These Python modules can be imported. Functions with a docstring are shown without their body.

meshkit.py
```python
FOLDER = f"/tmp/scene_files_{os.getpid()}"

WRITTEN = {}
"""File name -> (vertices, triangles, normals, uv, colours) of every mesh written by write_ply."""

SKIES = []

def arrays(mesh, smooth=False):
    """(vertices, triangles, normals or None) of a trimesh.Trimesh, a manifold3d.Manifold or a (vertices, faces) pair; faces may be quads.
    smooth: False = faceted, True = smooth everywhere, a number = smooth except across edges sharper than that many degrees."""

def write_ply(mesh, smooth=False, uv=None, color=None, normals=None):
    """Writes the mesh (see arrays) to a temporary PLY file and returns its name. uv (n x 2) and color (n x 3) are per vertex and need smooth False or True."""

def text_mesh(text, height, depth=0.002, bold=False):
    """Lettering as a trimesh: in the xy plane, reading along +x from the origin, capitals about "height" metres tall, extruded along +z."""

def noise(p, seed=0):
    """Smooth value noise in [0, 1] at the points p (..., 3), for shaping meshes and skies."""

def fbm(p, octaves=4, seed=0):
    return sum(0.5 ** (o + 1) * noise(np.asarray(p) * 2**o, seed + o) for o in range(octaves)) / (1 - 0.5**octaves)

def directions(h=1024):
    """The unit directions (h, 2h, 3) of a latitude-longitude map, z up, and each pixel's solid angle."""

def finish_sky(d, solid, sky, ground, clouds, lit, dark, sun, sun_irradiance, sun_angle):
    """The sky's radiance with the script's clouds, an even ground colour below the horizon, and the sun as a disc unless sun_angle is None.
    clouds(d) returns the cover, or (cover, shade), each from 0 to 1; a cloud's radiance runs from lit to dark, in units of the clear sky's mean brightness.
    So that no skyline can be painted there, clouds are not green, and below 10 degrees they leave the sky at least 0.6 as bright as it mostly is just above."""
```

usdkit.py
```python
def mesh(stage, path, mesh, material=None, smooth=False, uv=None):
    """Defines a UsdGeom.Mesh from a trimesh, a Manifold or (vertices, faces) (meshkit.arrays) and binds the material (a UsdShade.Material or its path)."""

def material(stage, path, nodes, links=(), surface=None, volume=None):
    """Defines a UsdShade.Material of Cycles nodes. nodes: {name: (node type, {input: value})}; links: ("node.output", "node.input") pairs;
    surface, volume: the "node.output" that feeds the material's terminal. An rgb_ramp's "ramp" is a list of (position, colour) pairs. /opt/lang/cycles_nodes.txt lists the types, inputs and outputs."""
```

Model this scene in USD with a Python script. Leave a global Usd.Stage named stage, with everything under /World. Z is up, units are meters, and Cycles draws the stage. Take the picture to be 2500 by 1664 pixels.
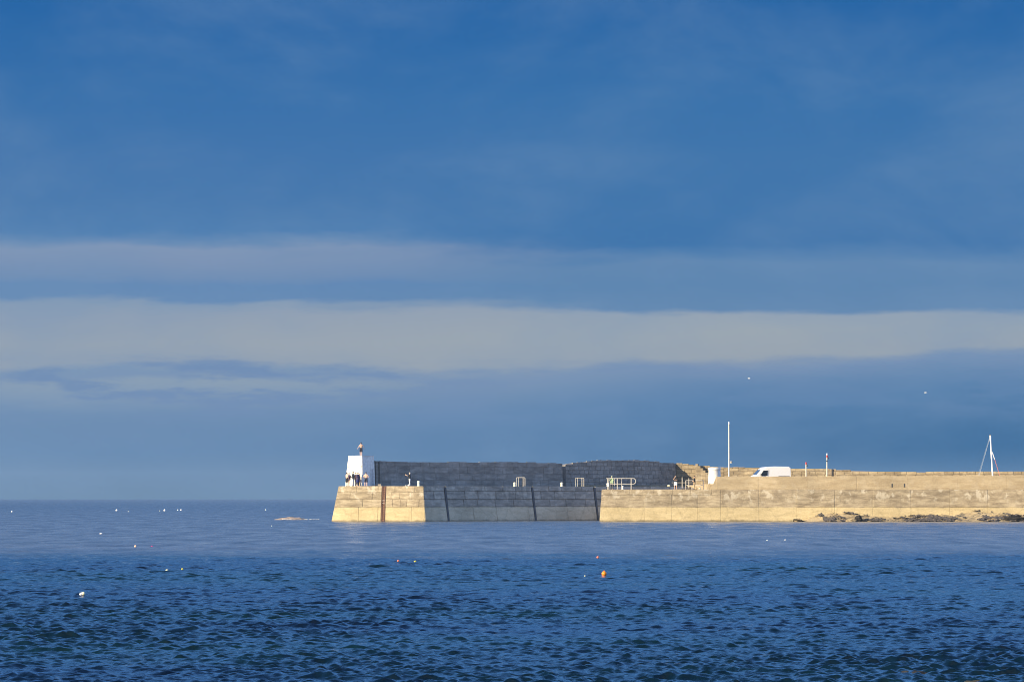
import math, random
import numpy as np
import trimesh
import manifold3d as m3
import meshkit, usdkit
from pxr import Usd, UsdGeom, UsdLux, UsdShade, Gf, Sdf

# ------------------------------------------------------------------ stage, camera, sky, sun
stage = Usd.Stage.CreateInMemory()
UsdGeom.SetStageUpAxis(stage, 'Z')
UsdGeom.SetStageMetersPerUnit(stage, 1.0)
UsdGeom.Xform.Define(stage, '/World')
F = 12025.0                      # focal length in photograph pixels (2500 wide)
EYE = 3.24                       # eye height above the water
HZ = 1212.0                      # row of the eye level
cam = UsdGeom.Camera.Define(stage, '/World/camera')
cam.CreateHorizontalApertureAttr(36.0)
cam.CreateVerticalApertureAttr(36.0 * 681 / 1024)
cam.CreateFocalLengthAttr(36.0 * F / 2500)
cam.CreateVerticalApertureOffsetAttr(36.0 * (HZ - 832) / 2500)
cam.CreateClippingRangeAttr(Gf.Vec2f(0.5, 20000))
cam.AddTranslateOp().Set(Gf.Vec3d(0, 0, EYE))
cam.AddRotateXOp().Set(90)
EXPOSURE = 0.9
cam.CreateExposureAttr(EXPOSURE)

SUN_AZ, SUN_EL = math.radians(56), math.radians(17.5)     # behind the camera, to the left
SUN = np.array([-math.sin(SUN_AZ) * math.cos(SUN_EL), -math.cos(SUN_AZ) * math.cos(SUN_EL), math.sin(SUN_EL)])
SUN_I = 1.25
SUN_COL = (1.0, 0.83, 0.56)
SKY_STRENGTH = 0.13
HAZE = 0.00005
GAIN = 1 / SKY_STRENGTH / 2 ** EXPOSURE      # the ramp colours are what the picture shows


def lin(c):
    c = np.asarray(c, float) / 255
    return np.where(c <= 0.04045, c / 12.92, ((c + 0.055) / 1.055) ** 2.4)


def sky_ramp(rows, gain=GAIN):
    """(row of the photograph -> sRGB colour) to ramp stops over tan(elevation)/0.125."""
    out = []
    for y, c in rows:                                   # the colour of the sky itself, behind what the air in front of it adds
        t = math.exp(-HAZE * min(6600.0, 33.0 / max((HZ - y) / F, 1e-6)))
        out.append(((HZ - y) / F / 0.125, tuple(np.maximum((lin(c) - (1 - t) * np.array([0.37, 0.49, 0.67])) / t, 0.01) * gain)))
    return out


LEFT = [(1212, (112, 142, 174)), (1100, (106, 140, 178)), (1010, (112, 143, 179)), (960, (132, 155, 181)), (936, (139, 159, 180)), (918, (124, 149, 181)),
        (905, (126, 151, 181)), (888, (146, 161, 179)), (840, (153, 165, 178)), (770, (146, 161, 180)), (742, (136, 157, 181)), (730, (103, 139, 181)),
        (700, (99, 137, 181)), (682, (113, 142, 180)), (640, (126, 148, 181)), (610, (130, 151, 182)), (592, (104, 139, 180)), (570, (78, 126, 177)), (500, (72, 121, 174)), (400, (68, 118, 173)), (250, (58, 113, 171)), (0, (40, 102, 166)), (-200, (30, 85, 150))]
RIGHT = [(1212, (96, 132, 170)), (1150, (92, 129, 169)), (1010, (92, 131, 173)), (965, (103, 137, 176)), (925, (120, 146, 180)), (912, (131, 152, 179)), (898, (152, 164, 177)), (820, (155, 167, 178)), (768, (149, 164, 180)), (754, (100, 137, 177)),
         (700, (92, 133, 176)), (650, (96, 135, 177)), (625, (82, 127, 175)), (600, (66, 118, 172)), (400, (66, 118, 172)), (250, (58, 114, 171)), (0, (38, 101, 165)), (-200, (30, 85, 150))]
sky_nodes = {
    'co': ('texture_coordinate', {}), 'sep': ('separate_xyz', {}),
    'sk': ('sky_texture', {'sky_type': 'single_scattering', 'sun_disc': False, 'sun_elevation': SUN_EL, 'sun_rotation': math.atan2(SUN[0], SUN[1]), 'altitude': 10.0, 'aerosol_density': 0.2, 'ozone_density': 8.0}),
    'w1v': ('vector_math', {'math_type': 'multiply', 'vector2': (24, 24, 120)}),
    'w1': ('noise_texture', {'scale': 1.0, 'detail': 8.0, 'roughness': 0.62}),
    'w1a': ('math', {'math_type': 'subtract', 'value2': 0.5}), 'w1b': ('math', {'math_type': 'multiply', 'value2': 0.007}),
    'w2v': ('vector_math', {'math_type': 'multiply', 'vector2': (9, 9, 9)}),
    'w2': ('noise_texture', {'scale': 1.0, 'detail': 2.0}), 'w2a': ('math', {'math_type': 'subtract', 'value2': 0.5}), 'w2b': ('math', {'math_type': 'multiply', 'value2': 0.003}),
    'q1': ('math', {'math_type': 'add'}), 'q2': ('math', {'math_type': 'add'}), 'q': ('math', {'math_type': 'divide', 'value2': 0.125}),
    # toward the right the foot of the pale band climbs
    'rx': ('map_range', {'range_type': 'linear', 'from_min': 0.0, 'from_max': 0.104, 'to_max': 0.0048, 'clamp': True}), 'rz': ('map_range', {'range_type': 'smoothstep', 'from_min': 0.0375, 'from_max': 0.027, 'clamp': True}),
    'rm': ('math', {'math_type': 'multiply'}), 'q3': ('math', {'math_type': 'subtract'}),
    'ra': ('rgb_ramp', {'ramp': sky_ramp(LEFT)}), 'rb': ('rgb_ramp', {'ramp': sky_ramp(RIGHT)}),
    'side': ('map_range', {'range_type': 'smoothstep', 'from_min': -0.06, 'from_max': 0.035, 'clamp': True}),
    'sidew': ('math', {'math_type': 'multiply_add', 'value2': 0.09, 'value3': -0.045}), 'sidex': ('math', {'math_type': 'add'}),
    'band': ('mix', {}),
    # soft lighter veils of cloud all over the dome
    'vv': ('vector_math', {'math_type': 'multiply', 'vector2': (16, 16, 34)}), 'v': ('noise_texture', {'scale': 1.0, 'detail': 9.0, 'roughness': 0.6, 'distortion': 0.25}),
    'vr': ('map_range', {'range_type': 'smoothstep', 'from_min': 0.4, 'from_max': 0.74, 'to_max': 0.36, 'clamp': True}),
    'veil': ('mix', {'color2': tuple(lin((112, 146, 183)) * GAIN)}),
    # low dark cloud banks with lumpy tops, a little above the horizon
    'lv': ('vector_math', {'math_type': 'multiply', 'vector2': (42, 42, 230)}), 'l': ('noise_texture', {'scale': 1.0, 'detail': 8.0, 'roughness': 0.6}),
    'lr': ('map_range', {'range_type': 'smoothstep', 'from_min': 0.45, 'from_max': 0.58, 'to_max': 0.85, 'clamp': True}),
    'l0': ('map_range', {'range_type': 'smoothstep', 'from_min': 0.012, 'from_max': 0.02, 'clamp': True}), 'l1': ('map_range', {'range_type': 'smoothstep', 'from_min': 0.029, 'from_max': 0.025, 'clamp': True}),
    'lm': ('math', {'math_type': 'multiply'}), 'lm2': ('math', {'math_type': 'multiply'}), 'ls': ('map_range', {'to_min': 1.0, 'to_max': 0.25, 'clamp': True}), 'lm3': ('math', {'math_type': 'multiply'}), 'lump': ('mix', {'color2': tuple(lin((108, 138, 178)) * GAIN)}),
    'up': ('map_range', {'range_type': 'smoothstep', 'from_min': 0.105, 'from_max': 0.3, 'clamp': True}),
    'sky': ('mix', {}),
    # broken pale cloud put out of view behind the camera, neutral fill for shade
    'cz': ('math', {'math_type': 'add', 'value2': 0.2}), 'cdv': ('combine_xyz', {'z': 0.0}), 'cx': ('math', {'math_type': 'divide'}), 'cy': ('math', {'math_type': 'divide'}),
    'cn': ('noise_texture', {'scale': 2.2, 'detail': 6.0, 'roughness': 0.55}), 'cr': ('map_range', {'range_type': 'smoothstep', 'from_min': 0.40, 'from_max': 0.6, 'clamp': True}),
    'ch': ('map_range', {'range_type': 'smoothstep', 'from_min': 0.30, 'from_max': 0.6, 'to_max': 0.9, 'clamp': True}), 'cm': ('math', {'math_type': 'multiply'}),
    'cb': ('map_range', {'range_type': 'smoothstep', 'from_min': 0.3, 'from_max': -0.25, 'clamp': True}), 'cm2': ('math', {'math_type': 'multiply'}),
    'fill_cloud': ('mix', {'color2': tuple(lin((214, 218, 222)) * GAIN)}),
    'bg': ('background_shader', {'strength': SKY_STRENGTH}),
}
sky_links = [('co.generated', 'sep.vector'), ('co.generated', 'w1v.vector1'), ('w1v.vector', 'w1.vector'), ('w1.fac', 'w1a.value1'), ('w1a.value', 'w1b.value1'),
             ('co.generated', 'w2v.vector1'), ('w2v.vector', 'w2.vector'), ('w2.fac', 'w2a.value1'), ('w2a.value', 'w2b.value1'),
             ('sep.z', 'q1.value1'), ('w1b.value', 'q1.value2'), ('q1.value', 'q2.value1'), ('w2b.value', 'q2.value2'), ('sep.x', 'rx.value'), ('q2.value', 'rz.value'), ('rx.result', 'rm.value1'), ('rz.result', 'rm.value2'), ('q2.value', 'q3.value1'), ('rm.value', 'q3.value2'), ('q3.value', 'q.value1'),
             ('q.value', 'ra.fac'), ('q.value', 'rb.fac'), ('w1.fac', 'sidew.value1'), ('sidew.value', 'sidex.value1'), ('sep.x', 'sidex.value2'), ('sidex.value', 'side.value'),
             ('side.result', 'band.fac'), ('ra.color', 'band.color1'), ('rb.color', 'band.color2'),
             ('co.generated', 'vv.vector1'), ('vv.vector', 'v.vector'), ('v.fac', 'vr.value'), ('vr.result', 'veil.fac'), ('band.color', 'veil.color1'),
             ('co.generated', 'lv.vector1'), ('lv.vector', 'l.vector'), ('l.fac', 'lr.value'), ('q1.value', 'l0.value'), ('q1.value', 'l1.value'), ('l0.result', 'lm.value1'), ('l1.result', 'lm.value2'),
             ('lm.value', 'lm2.value1'), ('lr.result', 'lm2.value2'), ('side.result', 'ls.value'), ('lm2.value', 'lm3.value1'), ('ls.result', 'lm3.value2'), ('lm3.value', 'lump.fac'), ('veil.color', 'lump.color1'),
             ('sep.z', 'up.value'), ('up.result', 'sky.fac'), ('lump.color', 'sky.color1'), ('sk.color', 'sky.color2'), ('sep.z', 'cz.value1'), ('sep.x', 'cx.value1'), ('cz.value', 'cx.value2'), ('sep.y', 'cy.value1'), ('cz.value', 'cy.value2'), ('cx.value', 'cdv.x'), ('cy.value', 'cdv.y'), ('cdv.vector', 'cn.vector'),
             ('cn.fac', 'cr.value'), ('sep.z', 'ch.value'), ('cr.result', 'cm.value1'), ('ch.result', 'cm.value2'), ('sep.y', 'cb.value'), ('cm.value', 'cm2.value1'), ('cb.result', 'cm2.value2'), ('cm2.value', 'fill_cloud.fac'), ('sky.color', 'fill_cloud.color1'), ('fill_cloud.color', 'bg.color')]
dome = UsdLux.DomeLight.Define(stage, '/World/sky')
UsdShade.MaterialBindingAPI.Apply(dome.GetPrim()).Bind(usdkit.material(stage, '/World/Looks/sky', sky_nodes, sky_links, surface='bg.background'))
dome.GetPrim().SetCustomDataByKey('kind', 'structure')
sun = UsdLux.DistantLight.Define(stage, '/World/sun')
sun.CreateIntensityAttr(SUN_I)
sun.CreateNormalizeAttr(True)
sun.CreateAngleAttr(0.5)
sun.CreateColorAttr(Gf.Vec3f(*SUN_COL))
sun.AddTransformOp().Set(Gf.Matrix4d().SetRotate(Gf.Rotation(Gf.Vec3d(0, 0, 1), Gf.Vec3d(*map(float, SUN)))))

# ------------------------------------------------------------------ helpers
rng = np.random.default_rng(7)
random.seed(7)
USED = {}


def numbered(parent, name):
    k = f'{parent}/{name}'
    n = USED.get(k, 0)
    USED[k] = n + 1
    return k if n == 0 else f'{k}_{n:03d}'


def tag(prim, label=None, cat=None, group=None, kind=None):
    for k, v in (('label', label), ('category', cat), ('group', group), ('kind', kind)):
        if v:
            prim.SetCustomDataByKey(k, v)
    return prim


def thing(name, label, cat, loc=(0, 0, 0), rotz=0.0, group=None):
    x = UsdGeom.Xform.Define(stage, numbered('/World', name))
    x.AddTranslateOp().Set(Gf.Vec3d(*map(float, loc)))
    if rotz:
        x.AddRotateZOp().Set(float(rotz))
    tag(x.GetPrim(), label, cat, group)
    return str(x.GetPath())


def part(parent, name, mesh, mat, smooth=False, label=None, kind=None):
    p = usdkit.mesh(stage, numbered(parent, name), mesh, mat, smooth)
    if label or kind:
        tag(p.GetPrim(), label, kind=kind)
    return str(p.GetPath())


def top(name, mesh, mat, label=None, cat=None, group=None, kind=None, smooth=False):
    p = usdkit.mesh(stage, numbered('/World', name), mesh, mat, smooth)
    tag(p.GetPrim(), label, cat, group, kind)
    return str(p.GetPath())


def at(px, py, d):
    return np.array([(px - 1250) / F * d, d, EYE - (py - HZ) / F * d])


def zat(py, d):
    return EYE - (py - HZ) / F * d


def join(ms):
    return trimesh.util.concatenate([trimesh.Trimesh(*meshkit.arrays(m)[:2], process=False) for m in ms])


def box(lo, hi, ch=0.0):
    lo, hi = np.array(lo, float), np.array(hi, float)
    if ch <= 0:
        b = trimesh.creation.box(hi - lo)
        b.apply_translation((lo + hi) / 2)
        return b
    pts = []
    for ax in range(3):
        l, h = lo.copy() + ch, hi.copy() - ch
        l[ax], h[ax] = lo[ax], hi[ax]
        pts += [(x, y, z) for x in (l[0], h[0]) for y in (l[1], h[1]) for z in (l[2], h[2])]
    return trimesh.convex.convex_hull(np.array(pts))


def tube(pts, r, sides=8, closed=False):
    pts = np.asarray(pts, float)
    ms = []
    for a, b in zip(pts[:-1], pts[1:]):
        ms.append(trimesh.creation.cylinder(radius=r, segment=(a, b), sections=sides))
    for p in pts[1:-1]:
        s = trimesh.creation.icosphere(1, r)
        s.apply_translation(p)
        ms.append(s)
    return join(ms)


def lathe(profile, sections=20, centre=(0, 0, 0)):
    m = trimesh.creation.revolve(np.array(profile, float), sections=sections)
    m.apply_translation(centre)
    return m


def loft(bottom, zb, topp, zt):
    """Solid between two polygons (counter-clockwise, same count)."""
    n = len(bottom)
    zt = np.broadcast_to(zt, n)
    v = [(x, y, zb) for x, y in bottom] + [(x, y, z) for (x, y), z in zip(topp, zt)]
    f = []
    for i in range(n):
        j = (i + 1) % n
        f += [(i, j, n + j), (i, n + j, n + i)]
    from shapely.geometry import Polygon
    tv, tf = trimesh.creation.triangulate_polygon(Polygon(topp), engine='earcut')
    idx = [int(np.argmin([(a - x) ** 2 + (b - y) ** 2 for a, b in topp])) for x, y in tv]
    for t in tf:
        a, b, c = (idx[k] for k in t)
        p, q, r = (np.array(topp[k]) for k in (a, b, c))
        if np.cross(q - p, r - p) < 0:
            b, c = c, b
        f.append((n + a, n + b, n + c))
        f.append((a, c, b))
    m = trimesh.Trimesh(np.array(v, float), np.array(f), process=False)
    return m


# ------------------------------------------------------------------ materials
def mat(name, nodes, links, surface='p.BSDF'):
    return usdkit.material(stage, '/World/Looks/' + name, nodes, links, surface=surface)


def plain(name, col, rough=0.6, var=0.25, scale=6.0, metallic=0.0, bump=0.0):
    col = np.array(col, float)
    nodes = {'g': ('geometry', {}), 'n': ('noise_texture', {'scale': scale, 'detail': 4.0}),
             'r': ('rgb_ramp', {'ramp': [(0.3, tuple(col * (1 - var))), (0.7, tuple(np.minimum(col * (1 + var * 0.6), 0.95)))]}),
             'p': ('principled_bsdf', {'roughness': rough, 'metallic': metallic})}
    links = [('g.position', 'n.vector'), ('n.fac', 'r.fac'), ('r.color', 'p.base_color')]
    if bump:
        nodes['b'] = ('bump', {'strength': 0.6, 'distance': bump})
        links += [('n.fac', 'b.height'), ('b.normal', 'p.normal')]
    return mat(name, nodes, links)


def stone(name, up_dark, up_light, low_dark, low_light, tide=1.84, pale=(0.5, 0.44, 0.34), pale_amt=0.5, crack=0.4, streak=0.35):
    """Sea-wall masonry: weathered and blotchy above the tide mark, smooth and yellower below it."""
    nodes = {
        'g': ('geometry', {}), 'sep': ('separate_xyz', {}),
        'sv': ('vector_math', {'math_type': 'multiply', 'vector2': (0.55, 0.55, 2.6)}),
        'n1': ('noise_texture', {'scale': 1.0, 'detail': 8.0, 'roughness': 0.68, 'distortion': 0.3}),
        'n2': ('noise_texture', {'scale': 7.0, 'detail': 6.0, 'roughness': 0.7}),
        'vs': ('vector_math', {'math_type': 'multiply', 'vector2': (1.0, 1.0, 0.75)}),
        'n3': ('noise_texture', {'scale': 1.0, 'detail': 4.0, 'roughness': 0.6}),
        'nb': ('noise_texture', {'scale': 0.23, 'detail': 3.0}),
        'ru': ('rgb_ramp', {'ramp': [(0.34, up_dark), (0.5, tuple((np.array(up_dark) + np.array(up_light)) / 2)), (0.62, up_light), (0.72, up_light)]}),
        'rl': ('rgb_ramp', {'ramp': [(0.3, low_dark), (0.65, low_light)]}),
        # pale lime washed patches, mostly in the upper courses
        'pz': ('map_range', {'range_type': 'smoothstep', 'from_min': 1.9, 'from_max': 3.6, 'clamp': True}),
        'pn': ('map_range', {'range_type': 'smoothstep', 'from_min': 0.53, 'from_max': 0.62, 'to_max': pale_amt, 'clamp': True}),
        'pm': ('math', {'math_type': 'multiply'}), 'pale': ('mix', {'color2': pale}),
        # dark runs
        'dn': ('map_range', {'range_type': 'smoothstep', 'from_min': 0.55, 'from_max': 0.7, 'to_max': streak, 'clamp': True}),
        'drk': ('mix', {'color2': tuple(np.array(up_dark) * 0.5)}),
        # tide mark with a wavering edge
        'tw': ('math', {'math_type': 'multiply_add', 'value2': 0.5, 'value3': -0.25}), 'tz': ('math', {'math_type': 'add'}),
        't': ('map_range', {'range_type': 'smoothstep', 'from_min': tide - 0.1, 'from_max': tide + 0.12, 'clamp': True}),
        'tide': ('mix', {}),
        # grain
        'gr': ('map_range', {'from_min': 0.3, 'from_max': 0.7, 'to_min': 0.78, 'to_max': 1.15, 'clamp': True}),
        'gm': ('vector_math', {'math_type': 'scale'}),
        'bs': ('map_range', {'from_min': 0.3, 'from_max': 0.7, 'to_min': 0.85, 'to_max': 1.12, 'clamp': True}), 'bm': ('vector_math', {'math_type': 'scale'}),
        # hair cracks
        'cv': ('voronoi_texture', {'feature': 'distance_to_edge', 'scale': 0.45}), 'cvv': ('vector_math', {'math_type': 'add'}), 'cw': ('vector_math', {'math_type': 'scale', 'scale': 0.9}),
        'ck': ('map_range', {'from_min': 0.0, 'from_max': 0.02, 'to_min': crack, 'to_max': 0.0, 'clamp': True}), 'ckm': ('mix', {'color2': tuple(np.array(up_dark) * 0.35)}),
        'wz': ('map_range', {'range_type': 'smoothstep', 'from_min': 0.0, 'from_max': 0.26, 'to_min': 0.42, 'to_max': 1.0, 'clamp': True}) if tide > 0 else ('map_range', {'to_min': 1.0, 'to_max': 1.0}), 'wm': ('vector_math', {'math_type': 'scale'}),
        'bp': ('bump', {'strength': 0.7, 'distance': 0.05}),
        'p': ('principled_bsdf', {'roughness': 0.88, 'specular_ior_level': 0.25}),
    }
    links = [('g.position', 'sep.vector'), ('g.position', 'sv.vector1'), ('sv.vector', 'n1.vector'), ('g.position', 'n2.vector'), ('g.position', 'vs.vector1'), ('vs.vector', 'n3.vector'), ('g.position', 'nb.vector'),
             ('n1.fac', 'ru.fac'), ('n1.fac', 'rl.fac'), ('sep.z', 'pz.value'), ('n3.fac', 'pn.value'), ('pz.result', 'pm.value1'), ('pn.result', 'pm.value2'), ('pm.value', 'pale.fac'), ('ru.color', 'pale.color1'),
             ('n3.fac', 'tw.value1'), ('tw.value', 'tz.value1'), ('sep.z', 'tz.value2'), ('tz.value', 't.value'), ('t.result', 'tide.fac'),
             ('rl.color', 'tide.color1'), ('pale.color', 'drk.color1'), ('n2.fac', 'dn.value'), ('dn.result', 'drk.fac'), ('drk.color', 'tide.color2'),
             ('n2.fac', 'gr.value'), ('tide.color', 'gm.vector1'), ('gr.result', 'gm.scale'), ('nb.fac', 'bs.value'), ('gm.vector', 'bm.vector1'), ('bs.result', 'bm.scale'),
             ('n2.color', 'cw.vector1'), ('cw.vector', 'cvv.vector1'), ('g.position', 'cvv.vector2'), ('cvv.vector', 'cv.vector'), ('cv.distance', 'ck.value'), ('ck.result', 'ckm.fac'), ('bm.vector', 'ckm.color1'),
             ('tz.value', 'wz.value'), ('ckm.color', 'wm.vector1'), ('wz.result', 'wm.scale'), ('wm.vector', 'p.base_color'), ('n2.fac', 'bp.height'), ('bp.normal', 'p.normal')]
    return mat(name, nodes, links)


M = {}
LOW_D, LOW_L = (0.43, 0.345, 0.19), (0.55, 0.45, 0.265)
for i, s in enumerate((1.0, 0.88, 1.08)):
    q = lambda c: tuple(np.minimum(np.array(c) * s, 0.8))
    M[f'wall{i}'] = stone(f'sea_wall_stone_{i}', q((0.235, 0.185, 0.12)), q((0.475, 0.395, 0.27)), LOW_D, LOW_L, pale=(0.62, 0.56, 0.44), pale_amt=0.6, streak=0.4)
    M[f'harbour{i}'] = stone(f'harbour_side_stone_{i}', q((0.22, 0.2, 0.17)), q((0.41, 0.37, 0.31)), (0.45, 0.38, 0.26), (0.58, 0.5, 0.36), pale=(0.58, 0.52, 0.42), pale_amt=0.45, tide=1.9)
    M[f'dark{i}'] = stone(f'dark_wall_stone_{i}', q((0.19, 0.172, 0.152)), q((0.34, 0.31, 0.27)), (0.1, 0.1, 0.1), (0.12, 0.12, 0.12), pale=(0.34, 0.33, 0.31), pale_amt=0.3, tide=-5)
    M[f'back{i}'] = stone(f'back_wall_stone_{i}', q((0.2, 0.155, 0.1)), q((0.38, 0.31, 0.2)), LOW_D, LOW_L, tide=-5, pale_amt=0.2)
M['concrete'] = stone('parapet_concrete', (0.36, 0.28, 0.17), (0.47, 0.38, 0.245), LOW_D, LOW_L, tide=-5, pale=(0.5, 0.42, 0.3), pale_amt=0.3, crack=0.1, streak=0.15)
M['mortar'] = plain('joint_mortar', (0.24, 0.19, 0.13), 0.9)
M['mortar_dark'] = plain('dark_joint_mortar', (0.3, 0.28, 0.26), 0.9)
M['deck'] = plain('quay_deck', (0.3, 0.27, 0.22), 0.9, scale=1.5)
M['white'] = plain('white_limewash', (0.7, 0.69, 0.65), 0.7, var=0.2, scale=2.5, bump=0.02)
M['white_paint'] = plain('white_paint', (0.8, 0.8, 0.8), 0.35, var=0.03)
M['pole_paint'] = plain('cream_pole_paint', (0.7, 0.66, 0.55), 0.45, var=0.12, scale=3)
M['bollard'] = plain('cream_bollard_paint', (0.78, 0.74, 0.58), 0.5, var=0.08)
M['rail'] = plain('galvanised_rail', (0.62, 0.58, 0.5), 0.5, var=0.15, scale=4)
M['rust'] = plain('rusty_iron', (0.17, 0.085, 0.055), 0.8, var=0.4, scale=9)
M['pale_rung'] = plain('salt_crusted_iron', (0.6, 0.55, 0.5), 0.8)
M['timber_slot_shade'] = plain('tarred_timber_slot_shade', (0.06, 0.06, 0.065), 0.7)  # also the dark tone standing in for shade in the wall slots
M['skin'] = plain('skin', (0.62, 0.40, 0.29), 0.55, var=0.06)
M['skin_red'] = plain('skin_ruddy', (0.58, 0.33, 0.24), 0.55, var=0.06)
M['hair_dark'] = plain('dark_hair', (0.02, 0.016, 0.013), 0.6)
M['hair_brown'] = plain('brown_hair', (0.11, 0.06, 0.035), 0.6)
M['hair_grey'] = plain('pale_hair', (0.5, 0.46, 0.4), 0.6)
M['navy'] = plain('navy_cloth', (0.02, 0.024, 0.05), 0.85)
M['black'] = plain('black_cloth', (0.018, 0.018, 0.022), 0.85)
M['blue'] = plain('blue_cloth', (0.03, 0.05, 0.22), 0.85)
M['charcoal'] = plain('charcoal_cloth', (0.09, 0.09, 0.09), 0.85)
M['white_cloth'] = plain('white_cloth', (0.78, 0.77, 0.74), 0.85, var=0.05)
M['green_cloth'] = plain('pale_green_cloth', (0.42, 0.55, 0.33), 0.85, var=0.08)
M['tan_cloth'] = plain('tan_cloth', (0.5, 0.36, 0.2), 0.85)
M['grey_cloth'] = plain('grey_cloth', (0.3, 0.29, 0.28), 0.85)
M['purple_cloth'] = plain('dark_purple_cloth', (0.07, 0.05, 0.11), 0.85)
M['tyre'] = plain('tyre_rubber', (0.02, 0.02, 0.02), 0.85)
M['plastic'] = plain('black_plastic', (0.025, 0.025, 0.028), 0.5)
M['steel'] = plain('steel', (0.4, 0.4, 0.42), 0.35, metallic=0.8)
M['red'] = plain('red_paint', (0.5, 0.04, 0.03), 0.5, var=0.1)
M['red_rope'] = plain('pinkish_red_rope', (0.6, 0.18, 0.14), 0.8)
M['wire'] = plain('grey_wire', (0.45, 0.5, 0.55), 0.5)
M['orange'] = plain('orange_float', (0.85, 0.26, 0.015), 0.4, var=0.1)
M['salmon'] = plain('faded_red_float', (0.75, 0.2, 0.12), 0.5, var=0.1)
M['pink'] = plain('pink_float', (0.7, 0.1, 0.3), 0.5, var=0.1)
M['yellow'] = plain('yellow_float', (0.75, 0.6, 0.08), 0.5, var=0.1)
M['cream'] = plain('cream_float', (0.8, 0.76, 0.5), 0.5, var=0.06)
M['rock'] = stone('shore_rock', (0.26, 0.2, 0.12), (0.5, 0.4, 0.24), LOW_D, LOW_L, tide=-5, pale=(0.5, 0.42, 0.28), streak=0.5)
M['rock_dark'] = stone('wet_dark_rock', (0.015, 0.015, 0.015), (0.06, 0.05, 0.04), LOW_D, LOW_L, tide=-5, pale=(0.08, 0.07, 0.05))
M['weed'] = plain('bladder_wrack', (0.105, 0.09, 0.078), 0.6, var=0.6, scale=5, bump=0.05)
M['glass'] = mat('van_glass', {'p': ('principled_bsdf', {'base_color': (0.03, 0.035, 0.04), 'roughness': 0.08}), 't': ('transparent_bsdf', {'color': (0.35, 0.4, 0.42)}), 'f': ('fresnel', {'IOR': 1.5}),
                               'gl': ('glossy_bsdf', {'roughness': 0.03}), 'm1': ('mix_closure', {'fac': 0.45}), 'm': ('mix_closure', {})},
                 [('p.BSDF', 'm1.closure1'), ('t.BSDF', 'm1.closure2'), ('f.fac', 'm.fac'), ('m1.closure', 'm.closure1'), ('gl.BSDF', 'm.closure2')], surface='m.closure')
M['van_paint'] = mat('van_paint', {'p': ('principled_bsdf', {'base_color': (0.8, 0.8, 0.8), 'roughness': 0.35, 'coat_weight': 0.5})}, [])

# ------------------------------------------------------------------ the sea: one sheet of real waves
CALM0, CALM1 = 245.0, 315.0      # the wind line: beyond it the water lies calmer under the lee of the pier


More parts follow.
